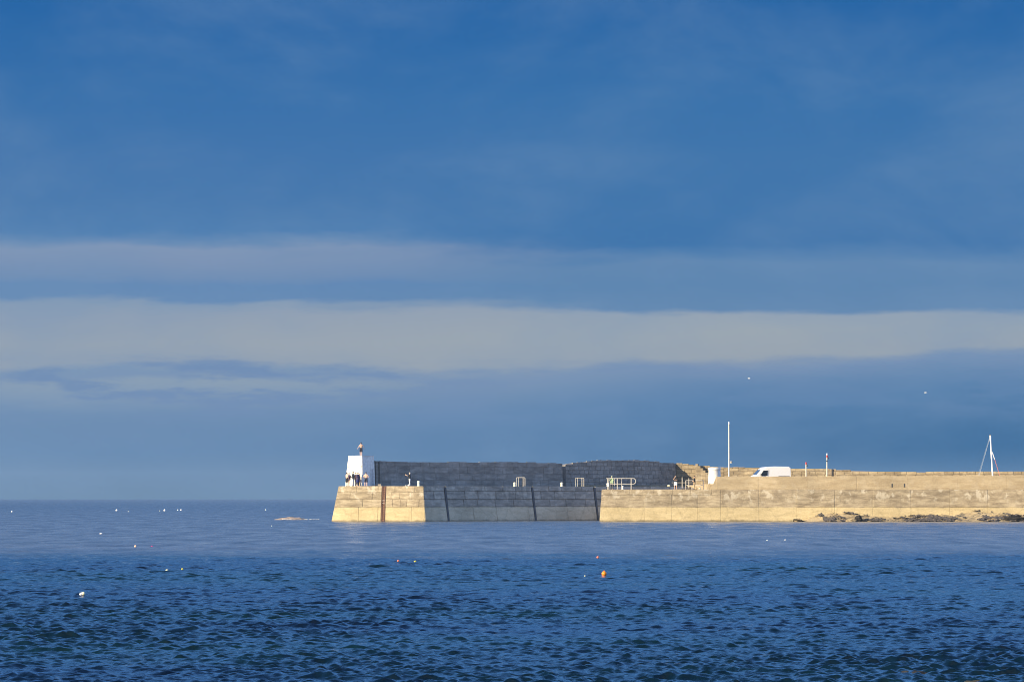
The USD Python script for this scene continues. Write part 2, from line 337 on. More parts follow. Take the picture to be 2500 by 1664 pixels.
def sea():
    fine = np.linspace(-0.118, 0.118, 560)
    coarse = np.concatenate([np.linspace(-math.pi, -0.9, 20), np.linspace(-0.8, -0.135, 24)])
    th = np.concatenate([coarse, fine, -coarse[::-1][:-1]])
    r = np.concatenate([[1.0, 4, 10, 20, 35, 50, 62], np.exp(np.linspace(math.log(80), math.log(335), 1800)), np.exp(np.linspace(math.log(337), math.log(900), 330)), np.exp(np.linspace(math.log(910), math.log(1500), 60)), [1800, 2300, 3000, 4000, 5200, 6500]])
    R, T = np.meshgrid(r, th, indexing='ij')
    x, y = R * np.sin(T), R * np.cos(T)
    dr = np.gradient(r)[:, None] * np.ones_like(T)
    dt = np.gradient(th)[None, :] * R
    cell = np.maximum(dr, np.minimum(dt, 1e9))
    calm = np.clip((R + 60 * (meshkit.fbm(np.stack([x / 14, y / 70, 0 * x], -1), 3, 3) - 0.5) - CALM0) / (CALM1 - CALM0), 0, 1)
    calm = calm * calm * (3 - 2 * calm)
    near = np.clip((R - 60) / 15, 0, 1)
    g = np.random.default_rng(11)
    z, dx, dy = np.zeros_like(x), np.zeros_like(x), np.zeros_like(x)
    group = 0.35 + 0.8 * meshkit.fbm(np.stack([x / 4.0, y / 12.0, 0 * x], -1), 3, 5) + 0.6 * meshkit.noise(np.stack([x / 18.0, y / 30.0, 0 * x], -1), 6)
    lams = np.exp(np.linspace(math.log(0.16), math.log(6.5), 125))
    for lam in lams:
        lam *= g.uniform(0.95, 1.05)
        k = 2 * math.pi / lam
        a = g.normal(math.radians(205), math.radians(38))       # travelling towards the viewer and a little left
        slope = 0.077 * (1.0 if lam < 0.42 else (0.42 / lam) ** 1.12)
        vis = np.clip((lam / cell - 2.3) / 1.5, 0, 1)
        if lam > 2.0:
            vis = vis * (1 - 0.35 * calm)
        else:
            vis = vis * (1 - 0.8 * calm) * group
        amp = slope / k * vis * near
        ph = k * (x * math.sin(a) + y * math.cos(a)) + g.uniform(0, 6.283)
        z += amp * np.cos(ph)
        s = amp * 0.75 * np.sin(ph)
        dx -= s * math.sin(a)
        dy -= s * math.cos(a)
    dy -= 0.5 * z                                   # the wind pushes the crests over towards the viewer
    v = np.stack([x + dx, y + dy, z], -1).reshape(-1, 3)
    nr, nt = R.shape
    i, j = np.meshgrid(np.arange(nr - 1), np.arange(nt - 1), indexing='ij')
    a0 = i * nt + j
    f = np.stack([a0, a0 + nt, a0 + nt + 1, a0 + 1], -1).reshape(-1, 4)
    f = f[:, ::-1]
    return v, f


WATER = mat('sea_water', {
    'g': ('geometry', {}), 'sep': ('separate_xyz', {}), 'len': ('vector_math', {'math_type': 'length'}),
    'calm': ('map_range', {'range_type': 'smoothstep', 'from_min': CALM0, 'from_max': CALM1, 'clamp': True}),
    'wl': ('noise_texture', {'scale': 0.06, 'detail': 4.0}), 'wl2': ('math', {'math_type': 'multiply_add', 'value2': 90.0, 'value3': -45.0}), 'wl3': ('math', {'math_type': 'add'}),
    'v1': ('vector_math', {'math_type': 'multiply', 'vector2': (1.0, 0.8, 1.0)}),
    'n1': ('noise_texture', {'scale': 3.2, 'detail': 5.0, 'roughness': 0.6, 'distortion': 0.4}),
    'v2': ('vector_math', {'math_type': 'multiply', 'vector2': (0.22, 0.07, 1.0)}),
    'n2': ('noise_texture', {'scale': 1.0, 'detail': 6.0, 'roughness': 0.62}),
    'bd': ('map_range', {'from_min': 0.0, 'from_max': 1.0, 'to_min': 0.07, 'to_max': 0.06, 'clamp': True}),
    'b1': ('bump', {'strength': 1.0, 'distance': 0.1}),
    'bd2': ('map_range', {'from_min': 0.0, 'from_max': 1.0, 'to_min': 0.0, 'to_max': 0.5, 'clamp': True}),
    'b2': ('bump', {'strength': 1.0, 'distance': 0.1}),
    'patch': ('noise_texture', {'scale': 0.035, 'detail': 3.0}),
    'pr': ('rgb_ramp', {'ramp': [(0.4, (0.0004, 0.004, 0.014)), (0.62, (0.001, 0.011, 0.015))]}),
    'rg': ('map_range', {'to_min': 0.03, 'to_max': 0.21, 'clamp': True}),
    # wind streaks on the quieter water: lanes paled by distant haze painted into the colour, and smoother lanes
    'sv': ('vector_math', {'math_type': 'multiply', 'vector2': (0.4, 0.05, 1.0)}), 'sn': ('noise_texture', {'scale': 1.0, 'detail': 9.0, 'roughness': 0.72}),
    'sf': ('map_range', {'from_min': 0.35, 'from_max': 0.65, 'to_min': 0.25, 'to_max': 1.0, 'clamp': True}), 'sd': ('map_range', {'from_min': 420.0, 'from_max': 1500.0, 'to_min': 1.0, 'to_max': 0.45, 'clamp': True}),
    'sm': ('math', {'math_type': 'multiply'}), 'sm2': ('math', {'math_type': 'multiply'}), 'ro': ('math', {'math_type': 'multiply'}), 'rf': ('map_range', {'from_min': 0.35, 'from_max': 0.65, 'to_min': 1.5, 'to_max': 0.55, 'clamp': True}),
    'haze_tint': ('mix', {'color2': (0.185, 0.2, 0.212)}),
    'p': ('principled_bsdf', {'ior': 1.333, 'specular_ior_level': 0.5}),
}, [('g.position', 'sep.vector'), ('g.position', 'wl.vector'), ('wl.fac', 'wl2.value1'), ('wl2.value', 'wl3.value1'), ('sep.y', 'wl3.value2'), ('wl3.value', 'calm.value'), ('g.position', 'v1.vector1'), ('v1.vector', 'n1.vector'), ('g.position', 'v2.vector1'), ('v2.vector', 'n2.vector'),
    ('calm.result', 'bd.value'), ('bd.result', 'b1.distance'), ('n1.fac', 'b1.height'), ('calm.result', 'bd2.value'), ('bd2.result', 'b2.distance'), ('n2.fac', 'b2.height'), ('b1.normal', 'b2.normal'),
    ('g.position', 'patch.vector'), ('patch.fac', 'pr.fac'), ('g.position', 'sv.vector1'), ('sv.vector', 'sn.vector'), ('sn.fac', 'sf.value'), ('sep.y', 'sd.value'), ('sf.result', 'sm.value1'), ('sd.result', 'sm.value2'), ('sm.value', 'sm2.value1'), ('calm.result', 'sm2.value2'), ('sm2.value', 'haze_tint.fac'), ('sn.fac', 'rf.value'), ('pr.color', 'haze_tint.color1'), ('haze_tint.color', 'p.base_color'), ('b2.normal', 'p.normal'), ('calm.result', 'rg.value'), ('rg.result', 'ro.value1'), ('rf.result', 'ro.value2'), ('ro.value', 'p.roughness')])
SEA = sea()
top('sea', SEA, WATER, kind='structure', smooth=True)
# ------------------------------------------------------------------ walls built of single stones
def frame(p0, p1):
    p0, p1 = np.array(p0, float), np.array(p1, float)
    L = np.linalg.norm(p1 - p0)
    d = (p1 - p0) / L
    return p0, d, np.array([d[1], -d[0]]), L          # origin, along, outward (towards the viewer's side), length


def stone_block(fr, u0, u1, z0, z1, zref, batter, proud=0.05, ch=0.03, back=0.12, jit=0.012, m0=0.0, m1=0.0):
    p0, d, n, _ = fr
    j = lambda: random.uniform(-jit, jit)
    pr = proud + random.uniform(-0.4, 0.4) * proud * 0.6
    v = []
    for (uu, zz, o) in [(u0, z0, -back), (u1, z0, -back), (u1, z1, -back), (u0, z1, -back),
                        (u0, z0, pr - ch), (u1, z0, pr - ch), (u1, z1, pr - ch), (u0, z1, pr - ch),
                        (u0 + ch + abs(j()), z0 + ch + abs(j()), pr + j()), (u1 - ch - abs(j()), z0 + ch + abs(j()), pr + j()),
                        (u1 - ch - abs(j()), z1 - ch - abs(j()), pr + j()), (u0 + ch + abs(j()), z1 - ch - abs(j()), pr + j())]:
        ofs = o + batter * (zref - zz)
        q = p0 + d * (uu + (m0 if uu < (u0 + u1) / 2 else m1) * ofs) + n * ofs
        v.append((q[0], q[1], zz))
    f = []
    for a in (0, 4):
        for k in range(4):
            m = (k + 1) % 4
            f.append((a + k, a + m, a + 4 + m, a + 4 + k))
    f += [(8, 9, 10, 11)]
    return trimesh.Trimesh(np.array(v), np.array([t for q in f for t in ((q[0], q[1], q[2]), (q[0], q[2], q[3]))]), process=False)


def core(fr, u0, u1, zb, ztop, zref, batter, thick, n=1, setback=0.03):
    """The wall behind the stones; ztop may be a function of the distance along it."""
    p0, d, nn, _ = fr
    us = np.linspace(u0, u1, n + 1)
    v, f = [], []
    for u in us:
        zt = ztop(u) if callable(ztop) else ztop
        for o, z in ((-setback + batter * (zref - zb), zb), (-setback + batter * (zref - zt), zt), (-thick, zt), (-thick, zb)):
            q = p0 + d * u + nn * o
            v.append((q[0], q[1], z))
    for i in range(n):
        for k in range(4):
            a, b = i * 4 + k, i * 4 + (k + 1) % 4
            f += [(a, b, b + 4), (a, b + 4, a + 4)]
    e = n * 4
    f += [(0, 2, 1), (0, 3, 2), (e, e + 1, e + 2), (e, e + 2, e + 3)]
    return trimesh.Trimesh(np.array(v), np.array(f), process=False)


def courses(parent, fr, rows, u0, u1, width, zref, batter, mats, name='stone', gap=0.014, skip=(), ztop=None, proud=0.05, jit=0.012, ch=0.03, cuts=None, mitre=(0.0, 0.0)):
    """rows: heights from the top downwards as (z1, z0)."""
    for r, (z1, z0) in enumerate(rows):
        u = u0 + (random.uniform(-0.9, 0) * width[0] if cuts is None and r % 2 else 0)
        k = 0
        while u < u1 - 0.15:
            if cuts is not None:
                w = cuts[k + 1] - cuts[k] if k + 1 < len(cuts) else 1e9
                if w > 1e8:
                    break
            else:
                w = random.uniform(*width)
            a, b = max(u, u0), min(u + w, u1)
            if u1 - b < 0.35:
                b, w = u1, u1 - u + 1
            zt = z1
            if ztop is not None:
                zt = min(z1, ztop((a + b) / 2) + random.uniform(-0.07, 0.05))
            if r == 0 and ztop is None:
                zt += random.uniform(-0.02, 0.012)
            if zt - z0 > 0.12 and b - a > 0.12 and not any(s0 < (a + b) / 2 < s1 for s0, s1 in skip):
                part(parent, name, stone_block(fr, a + gap / 2, b - gap / 2, z0 + gap / 2, zt - gap / 2, zref, batter, proud, ch, jit=jit, m0=mitre[0] if a <= u0 + 1e-6 else 0.0, m1=mitre[1] if b >= u1 - 1e-6 else 0.0), mats[random.randrange(len(mats))])
            u += w
            k += 1


WALL = [M['wall0'], M['wall1'], M['wall2']]
HARB = [M['harbour0'], M['harbour1'], M['harbour2']]
DARK = [M['dark0'], M['dark1'], M['dark2']]
BACK = [M['back0'], M['back1'], M['back2']]
C50, S50 = math.cos(math.radians(50)), math.sin(math.radians(50))
QZ, DZ, RZ = 4.65, 4.21, 4.95                  # pier head deck, low quay deck, roadway
BAT = 0.155                                    # the sea walls lean back
A0, A1 = np.array([-22.97, 653.4]), np.array([-11.73, 650.8])
B1 = A1 + 62 * np.array([C50, S50])
P0 = np.array([-18.35, 657.9])
P1 = P0 + 65.2 * np.array([C50, S50])
C1 = P1 + 78 * np.array([math.cos(math.radians(-12)), math.sin(math.radians(-12))])
D0, D1 = np.array([11.89, 650.0]), np.array([82.0, 650.0])

# --- pier head: the sunlit end face, the shaded harbour face and the deck
pier = thing('pier', 'old stone pier head with a sunlit end and shaded harbour face, under the tower', 'pier')
Lend = A0 + np.array([5.5, 17.0])
nA, nB = frame(A0, A1)[2], frame(A1, B1)[2]
corner = A1 - (nA + nB) / np.linalg.norm(nA + nB) * 0.0
ob = BAT * (QZ + 1.5)


def offset_corner(p, n1, n2, o):
    s = n1 + n2
    return p + s * (o / (1 + n1 @ n2))


nL = frame(Lend, A0)[2]
back0 = B1 + np.array([-S50, C50]) * 16
topP = [tuple(A0 - 0.03 * nA), tuple(A1 - 0.03 * (nA + nB)), tuple(B1 - 0.03 * nB), tuple(back0), tuple(Lend + np.array([2.0, 6.0]))]
botP = [tuple(offset_corner(A0, nL, nA, ob)), tuple(offset_corner(A1, nA, nB, ob) - 0.03 * (nA + nB)), tuple(B1 + nB * ob - 0.03 * nB), tuple(back0), tuple(Lend + np.array([1.0, 6.0]))]
part(pier, 'wall_core', loft(botP, -1.5, topP, QZ - 0.03), M['mortar'])
frA, frB = frame(A0, A1), frame(A1, B1)
vecC, vecL = offset_corner(A1, nA, nB, 1.0) - A1, offset_corner(A0, nL, nA, 1.0) - A0
mA0, mA1, mB0 = vecL @ frame(A0, A1)[1], vecC @ frame(A0, A1)[1], vecC @ frame(A1, B1)[1]
rowsA = [(4.66, 3.86), (3.86, 2.92), (2.92, 1.9)]
ladA = 6.22                                     # where the ladder hangs
courses(pier, frA, rowsA, 0.0, ladA - 0.3, (1.9, 3.6), QZ, BAT, WALL, proud=0.05, mitre=(mA0, 0))
courses(pier, frA, rowsA, ladA + 0.3, frA[3], (0.9, 1.7), QZ, BAT, WALL, proud=0.06, mitre=(0, mA1))
courses(pier, frA, [(1.9, -1.3)], 0.0, ladA - 0.3, (2.6, 3.4), QZ, BAT, WALL, name='slab', mitre=(mA0, 0))
courses(pier, frA, [(1.9, -1.3)], ladA + 0.3, frA[3], (3.0, 5.5), QZ, BAT, WALL, name='slab', mitre=(0, mA1))
slots = [u for u in (4.3, 22.4, 35.8)]
edges = [0.0] + slots + [61.5]
for a, b in zip(edges[:-1], edges[1:]):
    e0 = 0.0 if a < 0.1 else 0.2
    courses(pier, frB, [(4.66, 4.0), (4.0, 2.9), (2.9, 1.9)], a + e0, b - 0.2, (2.6, 4.6), QZ, BAT, HARB, ch=0.06, mitre=(mB0 if a < 0.1 else 0, 0))
    courses(pier, frB, [(1.9, -1.3)], a + e0, b - 0.2, (4.5, 7.0), QZ, BAT, HARB, name='slab', mitre=(mB0 if a < 0.1 else 0, 0))
for u in slots:                                 # added dark strips standing in for the shade inside the harbour face slots
    p0, d, n, _ = frB
    v = []
    for z in (-1.3, 4.5):
        for s, o in ((-0.17, -0.02), (0.17, -0.02), (0.17, 0.09), (-0.17, 0.09)):
            qq = p0 + d * (u + s) + n * (o + BAT * (QZ - z))
            v.append((qq[0], qq[1], z))
    part(pier, 'slot_shade_strip', trimesh.Trimesh(np.array(v), trimesh.convex.convex_hull(np.array(v)).faces, process=False) if False else trimesh.convex.convex_hull(np.array(v)), M['timber_slot_shade'])

# --- the ladder on the end face
p0, d, n, _ = frA
lad = thing('ladder', 'rusty iron ladder fixed down the sunlit end of the pier', 'ladder')


def onA(u, z, o):
    q = p0 + d * u + n * (o + BAT * (QZ - z))
    return np.array([q[0], q[1], z])


part(lad, 'back_plate', join([trimesh.convex.convex_hull(np.array([onA(ladA + s, z, o) for s in (-0.22, 0.22) for z in (-0.9, 4.6) for o in (-0.01, 0.012)]))]), M['rust'])
for s in (-0.2, 0.2):
    part(lad, 'stile', tube([onA(ladA + s, 4.72, 0.1), onA(ladA + s, -0.9, 0.1)], 0.035), M['rust'])
for k in range(18):
    z = 4.5 - k * 0.295
    pale = k in (6, 7)
    part(lad, 'rung', tube([onA(ladA - 0.2, z, 0.1), onA(ladA + 0.2, z, 0.1)], 0.026), M['pale_rung'] if pale else M['rust'], label='rung whitened with salt' if pale else None)

# --- dark wall along the back of the pier
frP = frame(P0, P1)
wall1 = thing('breakwater_wall', 'long dark shaded wall running from the white tower along the pier', 'wall')
cutP = 39.6


def top1(u):
    return float(np.interp(u, [0, 1.2, 1.3, 8, 20, 32, 36, 39.6], [8.03, 8.03, 7.93, 7.96, 7.98, 8.05, 8.0, 7.86]))


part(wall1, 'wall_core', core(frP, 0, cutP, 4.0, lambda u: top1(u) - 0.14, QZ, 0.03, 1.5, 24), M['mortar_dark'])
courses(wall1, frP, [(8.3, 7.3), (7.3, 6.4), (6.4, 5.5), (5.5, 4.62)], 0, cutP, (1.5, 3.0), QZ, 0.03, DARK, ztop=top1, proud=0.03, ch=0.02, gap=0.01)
for u in (0.3, 1.05):
    pa = P0 + frP[1] * u
    part(wall1, 'pilaster', trimesh.convex.convex_hull(np.array([[*(pa + frP[1] * s + frP[2] * o), z] for s in (-0.2, 0.2) for o in (0.02, 0.16) for z in (4.66, 8.0)])), M['dark1'])
wall2 = thing('breakwater_wall', 'higher humped dark wall of squared stones behind the railing', 'wall')


def top2(u):
    return float(np.interp(u, [40.2, 41, 44, 47, 50, 54, 57, 60, 63, 65.4], [7.75, 7.86, 8.15, 8.35, 8.46, 8.5, 8.48, 8.36, 8.2, 8.06]))


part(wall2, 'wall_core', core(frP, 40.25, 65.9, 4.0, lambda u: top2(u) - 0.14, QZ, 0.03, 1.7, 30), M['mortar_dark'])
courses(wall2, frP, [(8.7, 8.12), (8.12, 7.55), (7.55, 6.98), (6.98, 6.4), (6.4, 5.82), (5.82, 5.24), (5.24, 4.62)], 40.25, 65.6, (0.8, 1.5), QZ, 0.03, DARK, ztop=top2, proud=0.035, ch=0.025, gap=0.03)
kerb = thing('kerb', 'low pale stone kerb along the foot of the humped dark wall', 'kerb')
for k in range(13):
    u = 41.0 + k * 1.95
    part(kerb, 'kerb_stone', stone_block((P0 + frP[2] * 2.2, frP[1], frP[2], 80), u, u + 1.92, QZ + 0.004, QZ + 0.24, QZ, 0.5, 0.05, 0.09, 0.5), BACK[k % 3])

# --- low quay on the right
quay = thing('quay', 'long sunlit stone quay wall with a tide mark, right half of the pier', 'quay')
bo = BAT * 0.55 * (DZ + 1.5)
QB = 0.085
qb = QB * (DZ + 1.5)
topQ = [(D0[0], D0[1] + 0.03), (D1[0], D1[1] + 0.03), (88.0, 684.0), (P1[0] + 2, 703.0), (21.0, 690.0)]
botQ = [(D0[0] - 0.4, D0[1] + 0.03 - qb), (D1[0], D1[1] + 0.03 - qb), (88.0, 684.0), (P1[0] + 2, 703.0), (20.6, 690.0)]
part(quay, 'wall_core', loft(botQ, -1.5, topQ, DZ - 0.03), M['mortar'])
frD = frame(D0, D1)
px = [1470, 1574, 1640, 1703, 1760, 1853, 1945, 2038, 2131, 2224, 2318, 2411, 2504, 2600, 2700, 2766]
cutsD = [(x - 1250) / F * 650 - D0[0] for x in px]
cutsD[0] = 0.0
cq = cutsD[4]
courses(quay, frD, [(4.22, 3.5)], 0, cq, (2.2, 4.2), DZ, QB, WALL, name='coping_stone', ch=0.03, gap=0.015, mitre=(-0.4 / qb, 0))
courses(quay, frD, [(4.22, 1.84)], cq, cutsD[-1], None, DZ, QB, WALL, name='wall_panel', cuts=cutsD[4:], jit=0.03, gap=0.016, ch=0.02)
courses(quay, frD, [(3.5, 1.84)], 0, cq, None, DZ, QB, WALL, name='wall_panel', cuts=cutsD[:5], jit=0.03, gap=0.016, ch=0.02, mitre=(-0.4 / qb, 0))
courses(quay, frD, [(1.84, -1.3)], 0, cutsD[-1], None, DZ, QB, WALL, name='slab', cuts=cutsD, gap=0.018, ch=0.02, mitre=(-0.4 / qb, 0))
# end edge of the low quay
frE = frame(np.array([21.0, 690.0]), D0)
courses(quay, frE, [(4.22, 3.5), (3.5, 1.84), (1.84, -1.3)], 33.0, frE[3] + 0.0, (2.4, 4.0), DZ, QB * 0.8, WALL, name='end_stone')
top('road', loft([(26.0, 651.2), (D1[0] + 4, 651.2), (96, 689.0), (P1[0] + 1.5, 707.5)], DZ, [(26.0, 651.2), (D1[0] + 4, 651.2), (96, 689.0), (P1[0] + 1.5, 707.5)], RZ), M['concrete'], kind='structure')

# --- concrete parapet on the quay
par = thing('parapet', 'plain buff concrete parapet along the top of the long quay wall', 'wall')
joints = [1749, 1853, 1971, 2092, 2215, 2337, 2457, 2570, 2680, 2766]
xs = [(x - 1250) / F * 650.3 for x in joints]


def ptop(x):
    return float(np.interp(x, [26, 50, 82], [5.88, 5.98, 6.08]))


for a, b in zip(xs[:-1], xs[1:]):
    part(par, 'panel', box((a + 0.003, 650.12, DZ - 0.02), (b - 0.003, 650.75, (ptop(a) + ptop(b)) / 2), 0.022), M['concrete'])
e0 = xs[0]
part(par, 'ragged_end', trimesh.convex.convex_hull(np.array([[e0, y, z] for y in (650.16, 650.7) for z in (DZ, 5.85)] + [[e0 - 0.12, y, 5.4] for y in (650.2, 650.68)] + [[e0 - 0.75, y, 4.19] for y in (650.2, 650.68)] + [[e0 - 0.5, y, 4.62] for y in (650.22, 650.66)])), M['concrete'])
for X in (2178, 2208):
    xx = (X - 1250) / F * 650
    part(par, 'drain_slot', box((xx - 0.07, 650.085, 4.5), (xx + 0.07, 650.16, 4.98)), M['timber_slot_shade'])

# --- back wall behind the road
frC = frame(P1, C1)
wall3 = thing('boundary_wall', 'sunlit rubble stone wall with an uneven top behind the white van', 'wall')
cu, cz = [], []
for X, Y in [(1655, 1129), (1680, 1131.5), (1700, 1134), (1745, 1138.5), (1850, 1140), (1939, 1142), (2020, 1143.5), (2060, 1146.5), (2100, 1147.5), (2190, 1150), (2240, 1151.5), (2290, 1149.5), (2400, 1149), (2500, 1149.5), (2700, 1150)]:
    k = (X - 1250) / F
    t = (k * P1[1] - P1[0]) / (frC[1][0] - k * frC[1][1])
    cu.append(t)
    cz.append(zat(Y, P1[1] + t * frC[1][1]))


def top3(u):
    return float(np.interp(u, cu, cz))


part(wall3, 'wall_core', core(frC, 0.02, 77, 4.2, lambda u: top3(u) - 0.12, RZ, 0.02, 1.4, 70), M['mortar'])
courses(wall3, frC, [(8.3, 7.75), (7.75, 7.2), (7.2, 6.65), (6.65, 6.1), (6.1, 5.5), (5.5, 4.9)], 0.06, 7.0, (0.7, 1.3), RZ, 0.02, BACK, ztop=top3, proud=0.06, gap=0.04)
courses(wall3, frC, [(8.0, 7.28), (7.28, 6.84), (6.84, 6.38), (6.38, 5.9)], 7.0, 76.5, (0.8, 1.5), RZ, 0.02, BACK, ztop=top3, proud=0.06, gap=0.035)
# stair down the wall
stair = thing('stair', 'stone stair built against the wall, stepping down behind the white pillar', 'stairs')
for k in range(9):
    u = 3.0 + k * 0.36
    part(stair, 'step', stone_block((P1 + frC[2] * 0.9, frC[1], frC[2], 80), u, u + 0.36, RZ - 0.02, 7.95 - k * 0.31, RZ, 0.0, 0.03, 0.02, 0.8), BACK[k % 3])
# drain pipe and hatch on the back wall
for X, w, y0, y1, nm, mm in ((2032, 0.16, 1144.5, 1161.5, 'drain_pipe', M['plastic']), (2023.5, 0.9, 1150, 1158.5, 'iron_hatch', M['mortar'])):
    k = (X - 1250) / F
    t = (k * P1[1] - P1[0]) / (frC[1][0] - k * frC[1][1])
    q = P1 + t * frC[1]
    part(wall3, nm, trimesh.convex.convex_hull(np.array([[*(q + frC[1] * s + frC[2] * o), z] for s in (-w / 2, w / 2) for o in (0.0, 0.17) for z in (zat(y0, q[1]), zat(y1, q[1]))])), mm)

# --- white tower at the pier end
tow = thing('tower', 'square tapering whitewashed tower standing at the end of the pier', 'beacon tower')
tc = np.array([-19.88, 654.6])
dl, dr_ = np.array([-math.cos(math.radians(40)), math.sin(math.radians(40))]), np.array([C50, S50])
TB = [tc, tc + dr_ * 2.54, tc + dr_ * 2.54 + dl * 3.13, tc + dl * 3.13]
tc2 = tc + np.array([-0.05, 0.12])
TT = [tc2, tc2 + dr_ * 2.37, tc2 + dr_ * 2.37 + dl * 2.42, tc2 + dl * 2.42]
TZ = 8.63
part(tow, 'shaft', loft([tuple(p) for p in TB], QZ - 0.03, [tuple(p) for p in TT], TZ), M['white'])
part(tow, 'roof_slab', loft([tuple(p + (p - (TT[0] + TT[2]) / 2) * 0.015) for p in TT], TZ + 0.002, [tuple(p + (p - (TT[0] + TT[2]) / 2) * 0.015) for p in TT], TZ + 0.09), M['white'])
nr = np.array([S50, -C50])


def onT(s, z, o):                                # on the shaded face
    f_ = (z - QZ) / (TZ - QZ)
    a, b = tc + (tc2 - tc) * f_, (tc + dr_ * 2.54) * (1 - f_) + (tc2 + dr_ * 2.37) * f_
    q = a + (b - a) * s + nr * o
    return np.array([q[0], q[1], z])


part(tow, 'door', trimesh.convex.convex_hull(np.array([onT(s, z, o) for s in (0.72, 0.87) for z in (QZ + 0.1, 6.9) for o in (-0.05, 0.03)])), plain('weathered_door', (0.42, 0.42, 0.42), 0.7))
part(tow, 'door_frame', join([trimesh.convex.convex_hull(np.array([onT(s, z, o) for s in ss for z in zz for o in (-0.05, 0.06)])) for ss, zz in (((0.68, 0.718), (QZ + 0.02, 7.0)), ((0.872, 0.91), (QZ + 0.02, 7.0)), ((0.719, 0.871), (6.905, 7.0)))]), M['white'])
nl = np.array([-math.sin(math.radians(40)), -math.cos(math.radians(40))])
for s, z in ((0.06, 7.25), (0.94, 7.2)):
    f_ = (z - QZ) / (TZ - QZ)
    a, b = tc + (tc2 - tc) * f_, TB[3] * (1 - f_) + TT[3] * f_
    q = a + (b - a) * s
    part(tow, 'vent', trimesh.convex.convex_hull(np.array([[*(q + dl * e + nl * o), zz] for e in (-0.05, 0.05) for o in (-0.05, 0.025) for zz in (z - 0.12, z + 0.12)])), M['mortar'])
blk = at(923, 1184, 655.5)
bx_ = top('stone_step', box((blk[0] - 0.44, 655.0, QZ + 0.004), (blk[0] + 0.44, 656.2, QZ + 0.27), 0.03), M['harbour0'], 'low grey stone step on the deck right of the white tower', 'step')

# --- white round pillar on the quay
pil = thing('pillar', 'round white painted stone pillar at the end of the concrete parapet', 'pillar')
pc = at(1744.5, 1190, 653.4)
part(pil, 'shaft', lathe([(0, DZ), (0.9, DZ), (0.86, 5.2), (0.78, 6.82), (0, 6.82)], 28, (pc[0], 653.4, 0)), M['white'], smooth=40)
part(pil, 'cap', lathe([(0, 6.822), (0.83, 6.822), (0.83, 7.02), (0.74, 7.12), (0, 7.14)], 28, (pc[0], 653.4, 0)), M['white'], smooth=40)

# --- bollards
bol = [(1022, 651.5, 0.2, QZ, 0.7, 'cream bollard on the sunlit corner of the pier beside the phone holder'), (1256.5, 667.7, 0.19, QZ, 0.55, 'cream bollard just left of the left ladder hoop on the shaded quay'),
       (1371.5, 677.2, 0.2, QZ, 0.56, 'cream bollard midway between the two ladder hoops'), (1520.3, 650.6, 0.13, DZ, 0.5, 'small cream bollard under the long railing')]
for X, dd, r, zb, h, lab in bol:
    b = at(X, 1185, dd)
    t = thing('bollard', lab, 'bollard', (b[0], dd, zb), group='bollards along the quay edge')
    part(t, 'post', lathe([(0, 0), (r * 0.95, 0), (r * 0.82, h * 0.3), (r * 0.82, h * 0.62), (0, h * 0.62)], 16), M['bollard'], smooth=40)
    part(t, 'cap', lathe([(0, h * 0.622), (r * 0.86, h * 0.622), (r, h * 0.74), (r * 0.95, h * 0.9), (r * 0.6, h), (0, h * 1.02)], 16), M['bollard'], smooth=40)

# --- ladder hoops
for X, dd, lab in ((1271.5, 668.6, 'white tubular ladder hoop on the shaded quay beside a bollard'), (1415.5, 682.0, 'white tubular ladder hoop on the shaded quay nearest the low quay')):
    b = at(X, 1186, dd)
    t = thing('ladder_hoop', lab, 'handrail', (b[0], dd, QZ), 0, 'ladder hoops on the harbour side')
    w = 0.58
    for o in (0, 1):
        q = 0.32 if o else w
        part(t, 'hoop', tube([(-q, o * 0.7, 0), (-q, o * 0.7, 1.12), (-q + 0.07, o * 0.7, 1.2), (q - 0.07, o * 0.7, 1.2), (q, o * 0.7, 1.12), (q, o * 0.7, 0)], 0.032), M['rail'])

# --- railings
R1 = 651.2
r1 = thing('railing', 'long pale tube railing with a rounded end on the low quay', 'railing')
zt_, zb_ = zat(1167.3, R1), zat(1180.6, R1)
for X in (1483.8, 1487, 1500.5, 1507, 1517.5, 1541):
    q = at(X, 1190, R1)
    back = 0.5 if X in (1487, 1500.5, 1517.5) else 0.0
    part(r1, 'post', tube([(q[0], R1 + back, DZ), (q[0], R1 + back, zt_)], 0.045 if not back else 0.035), M['rail'])
xl, xr = at(1479.5, 0, R1)[0], at(1549, 0, R1)[0]
rr = (zt_ - zb_) / 2
arc = [(xr - 0.1 + 0.26 * math.sin(a), R1, (zt_ + zb_) / 2 + rr * math.cos(a)) for a in np.linspace(0, math.pi, 9)]
part(r1, 'rail', tube([(xl, R1, zt_)] + arc + [(xl, R1, zb_)], 0.042), M['rail'])
q = at(1483.8, 1183, R1 - 0.12)
part(r1, 'white_box', box((q[0] - 0.13, R1 - 0.2, q[2] - 0.24), (q[0] + 0.13, R1 - 0.05, q[2] + 0.24), 0.03), M['white_paint'])
R2 = 652.2
r2 = thing('railing', 'short two-bar railing beside the white pillar', 'railing')
for X in (1674.5, 1717):
    q = at(X, 1190, R2)
    part(r2, 'post', tube([(q[0], R2, DZ), (q[0], R2, zat(1172.2, R2))], 0.04), M['rail'])
for Y in (1172.4, 1183.4):
    part(r2, 'rail', tube([at(1674.5, Y, R2), at(1717, Y, R2)], 0.036), M['rail'])
R3 = 692.0
r3 = thing('railing', 'thin far posts strung with a wire behind the short railing', 'railing')
for X, Y in ((1665.5, 1164.5), (1682, 1167)):
    q = at(X, Y, R3)
    part(r3, 'post', tube([(q[0], R3, QZ - 0.2), tuple(q)], 0.04), M['rail'])
part(r3, 'wire', tube([at(1640, 1177.6, R3), at(1700, 1177.6, R3)], 0.02), M['rail'])

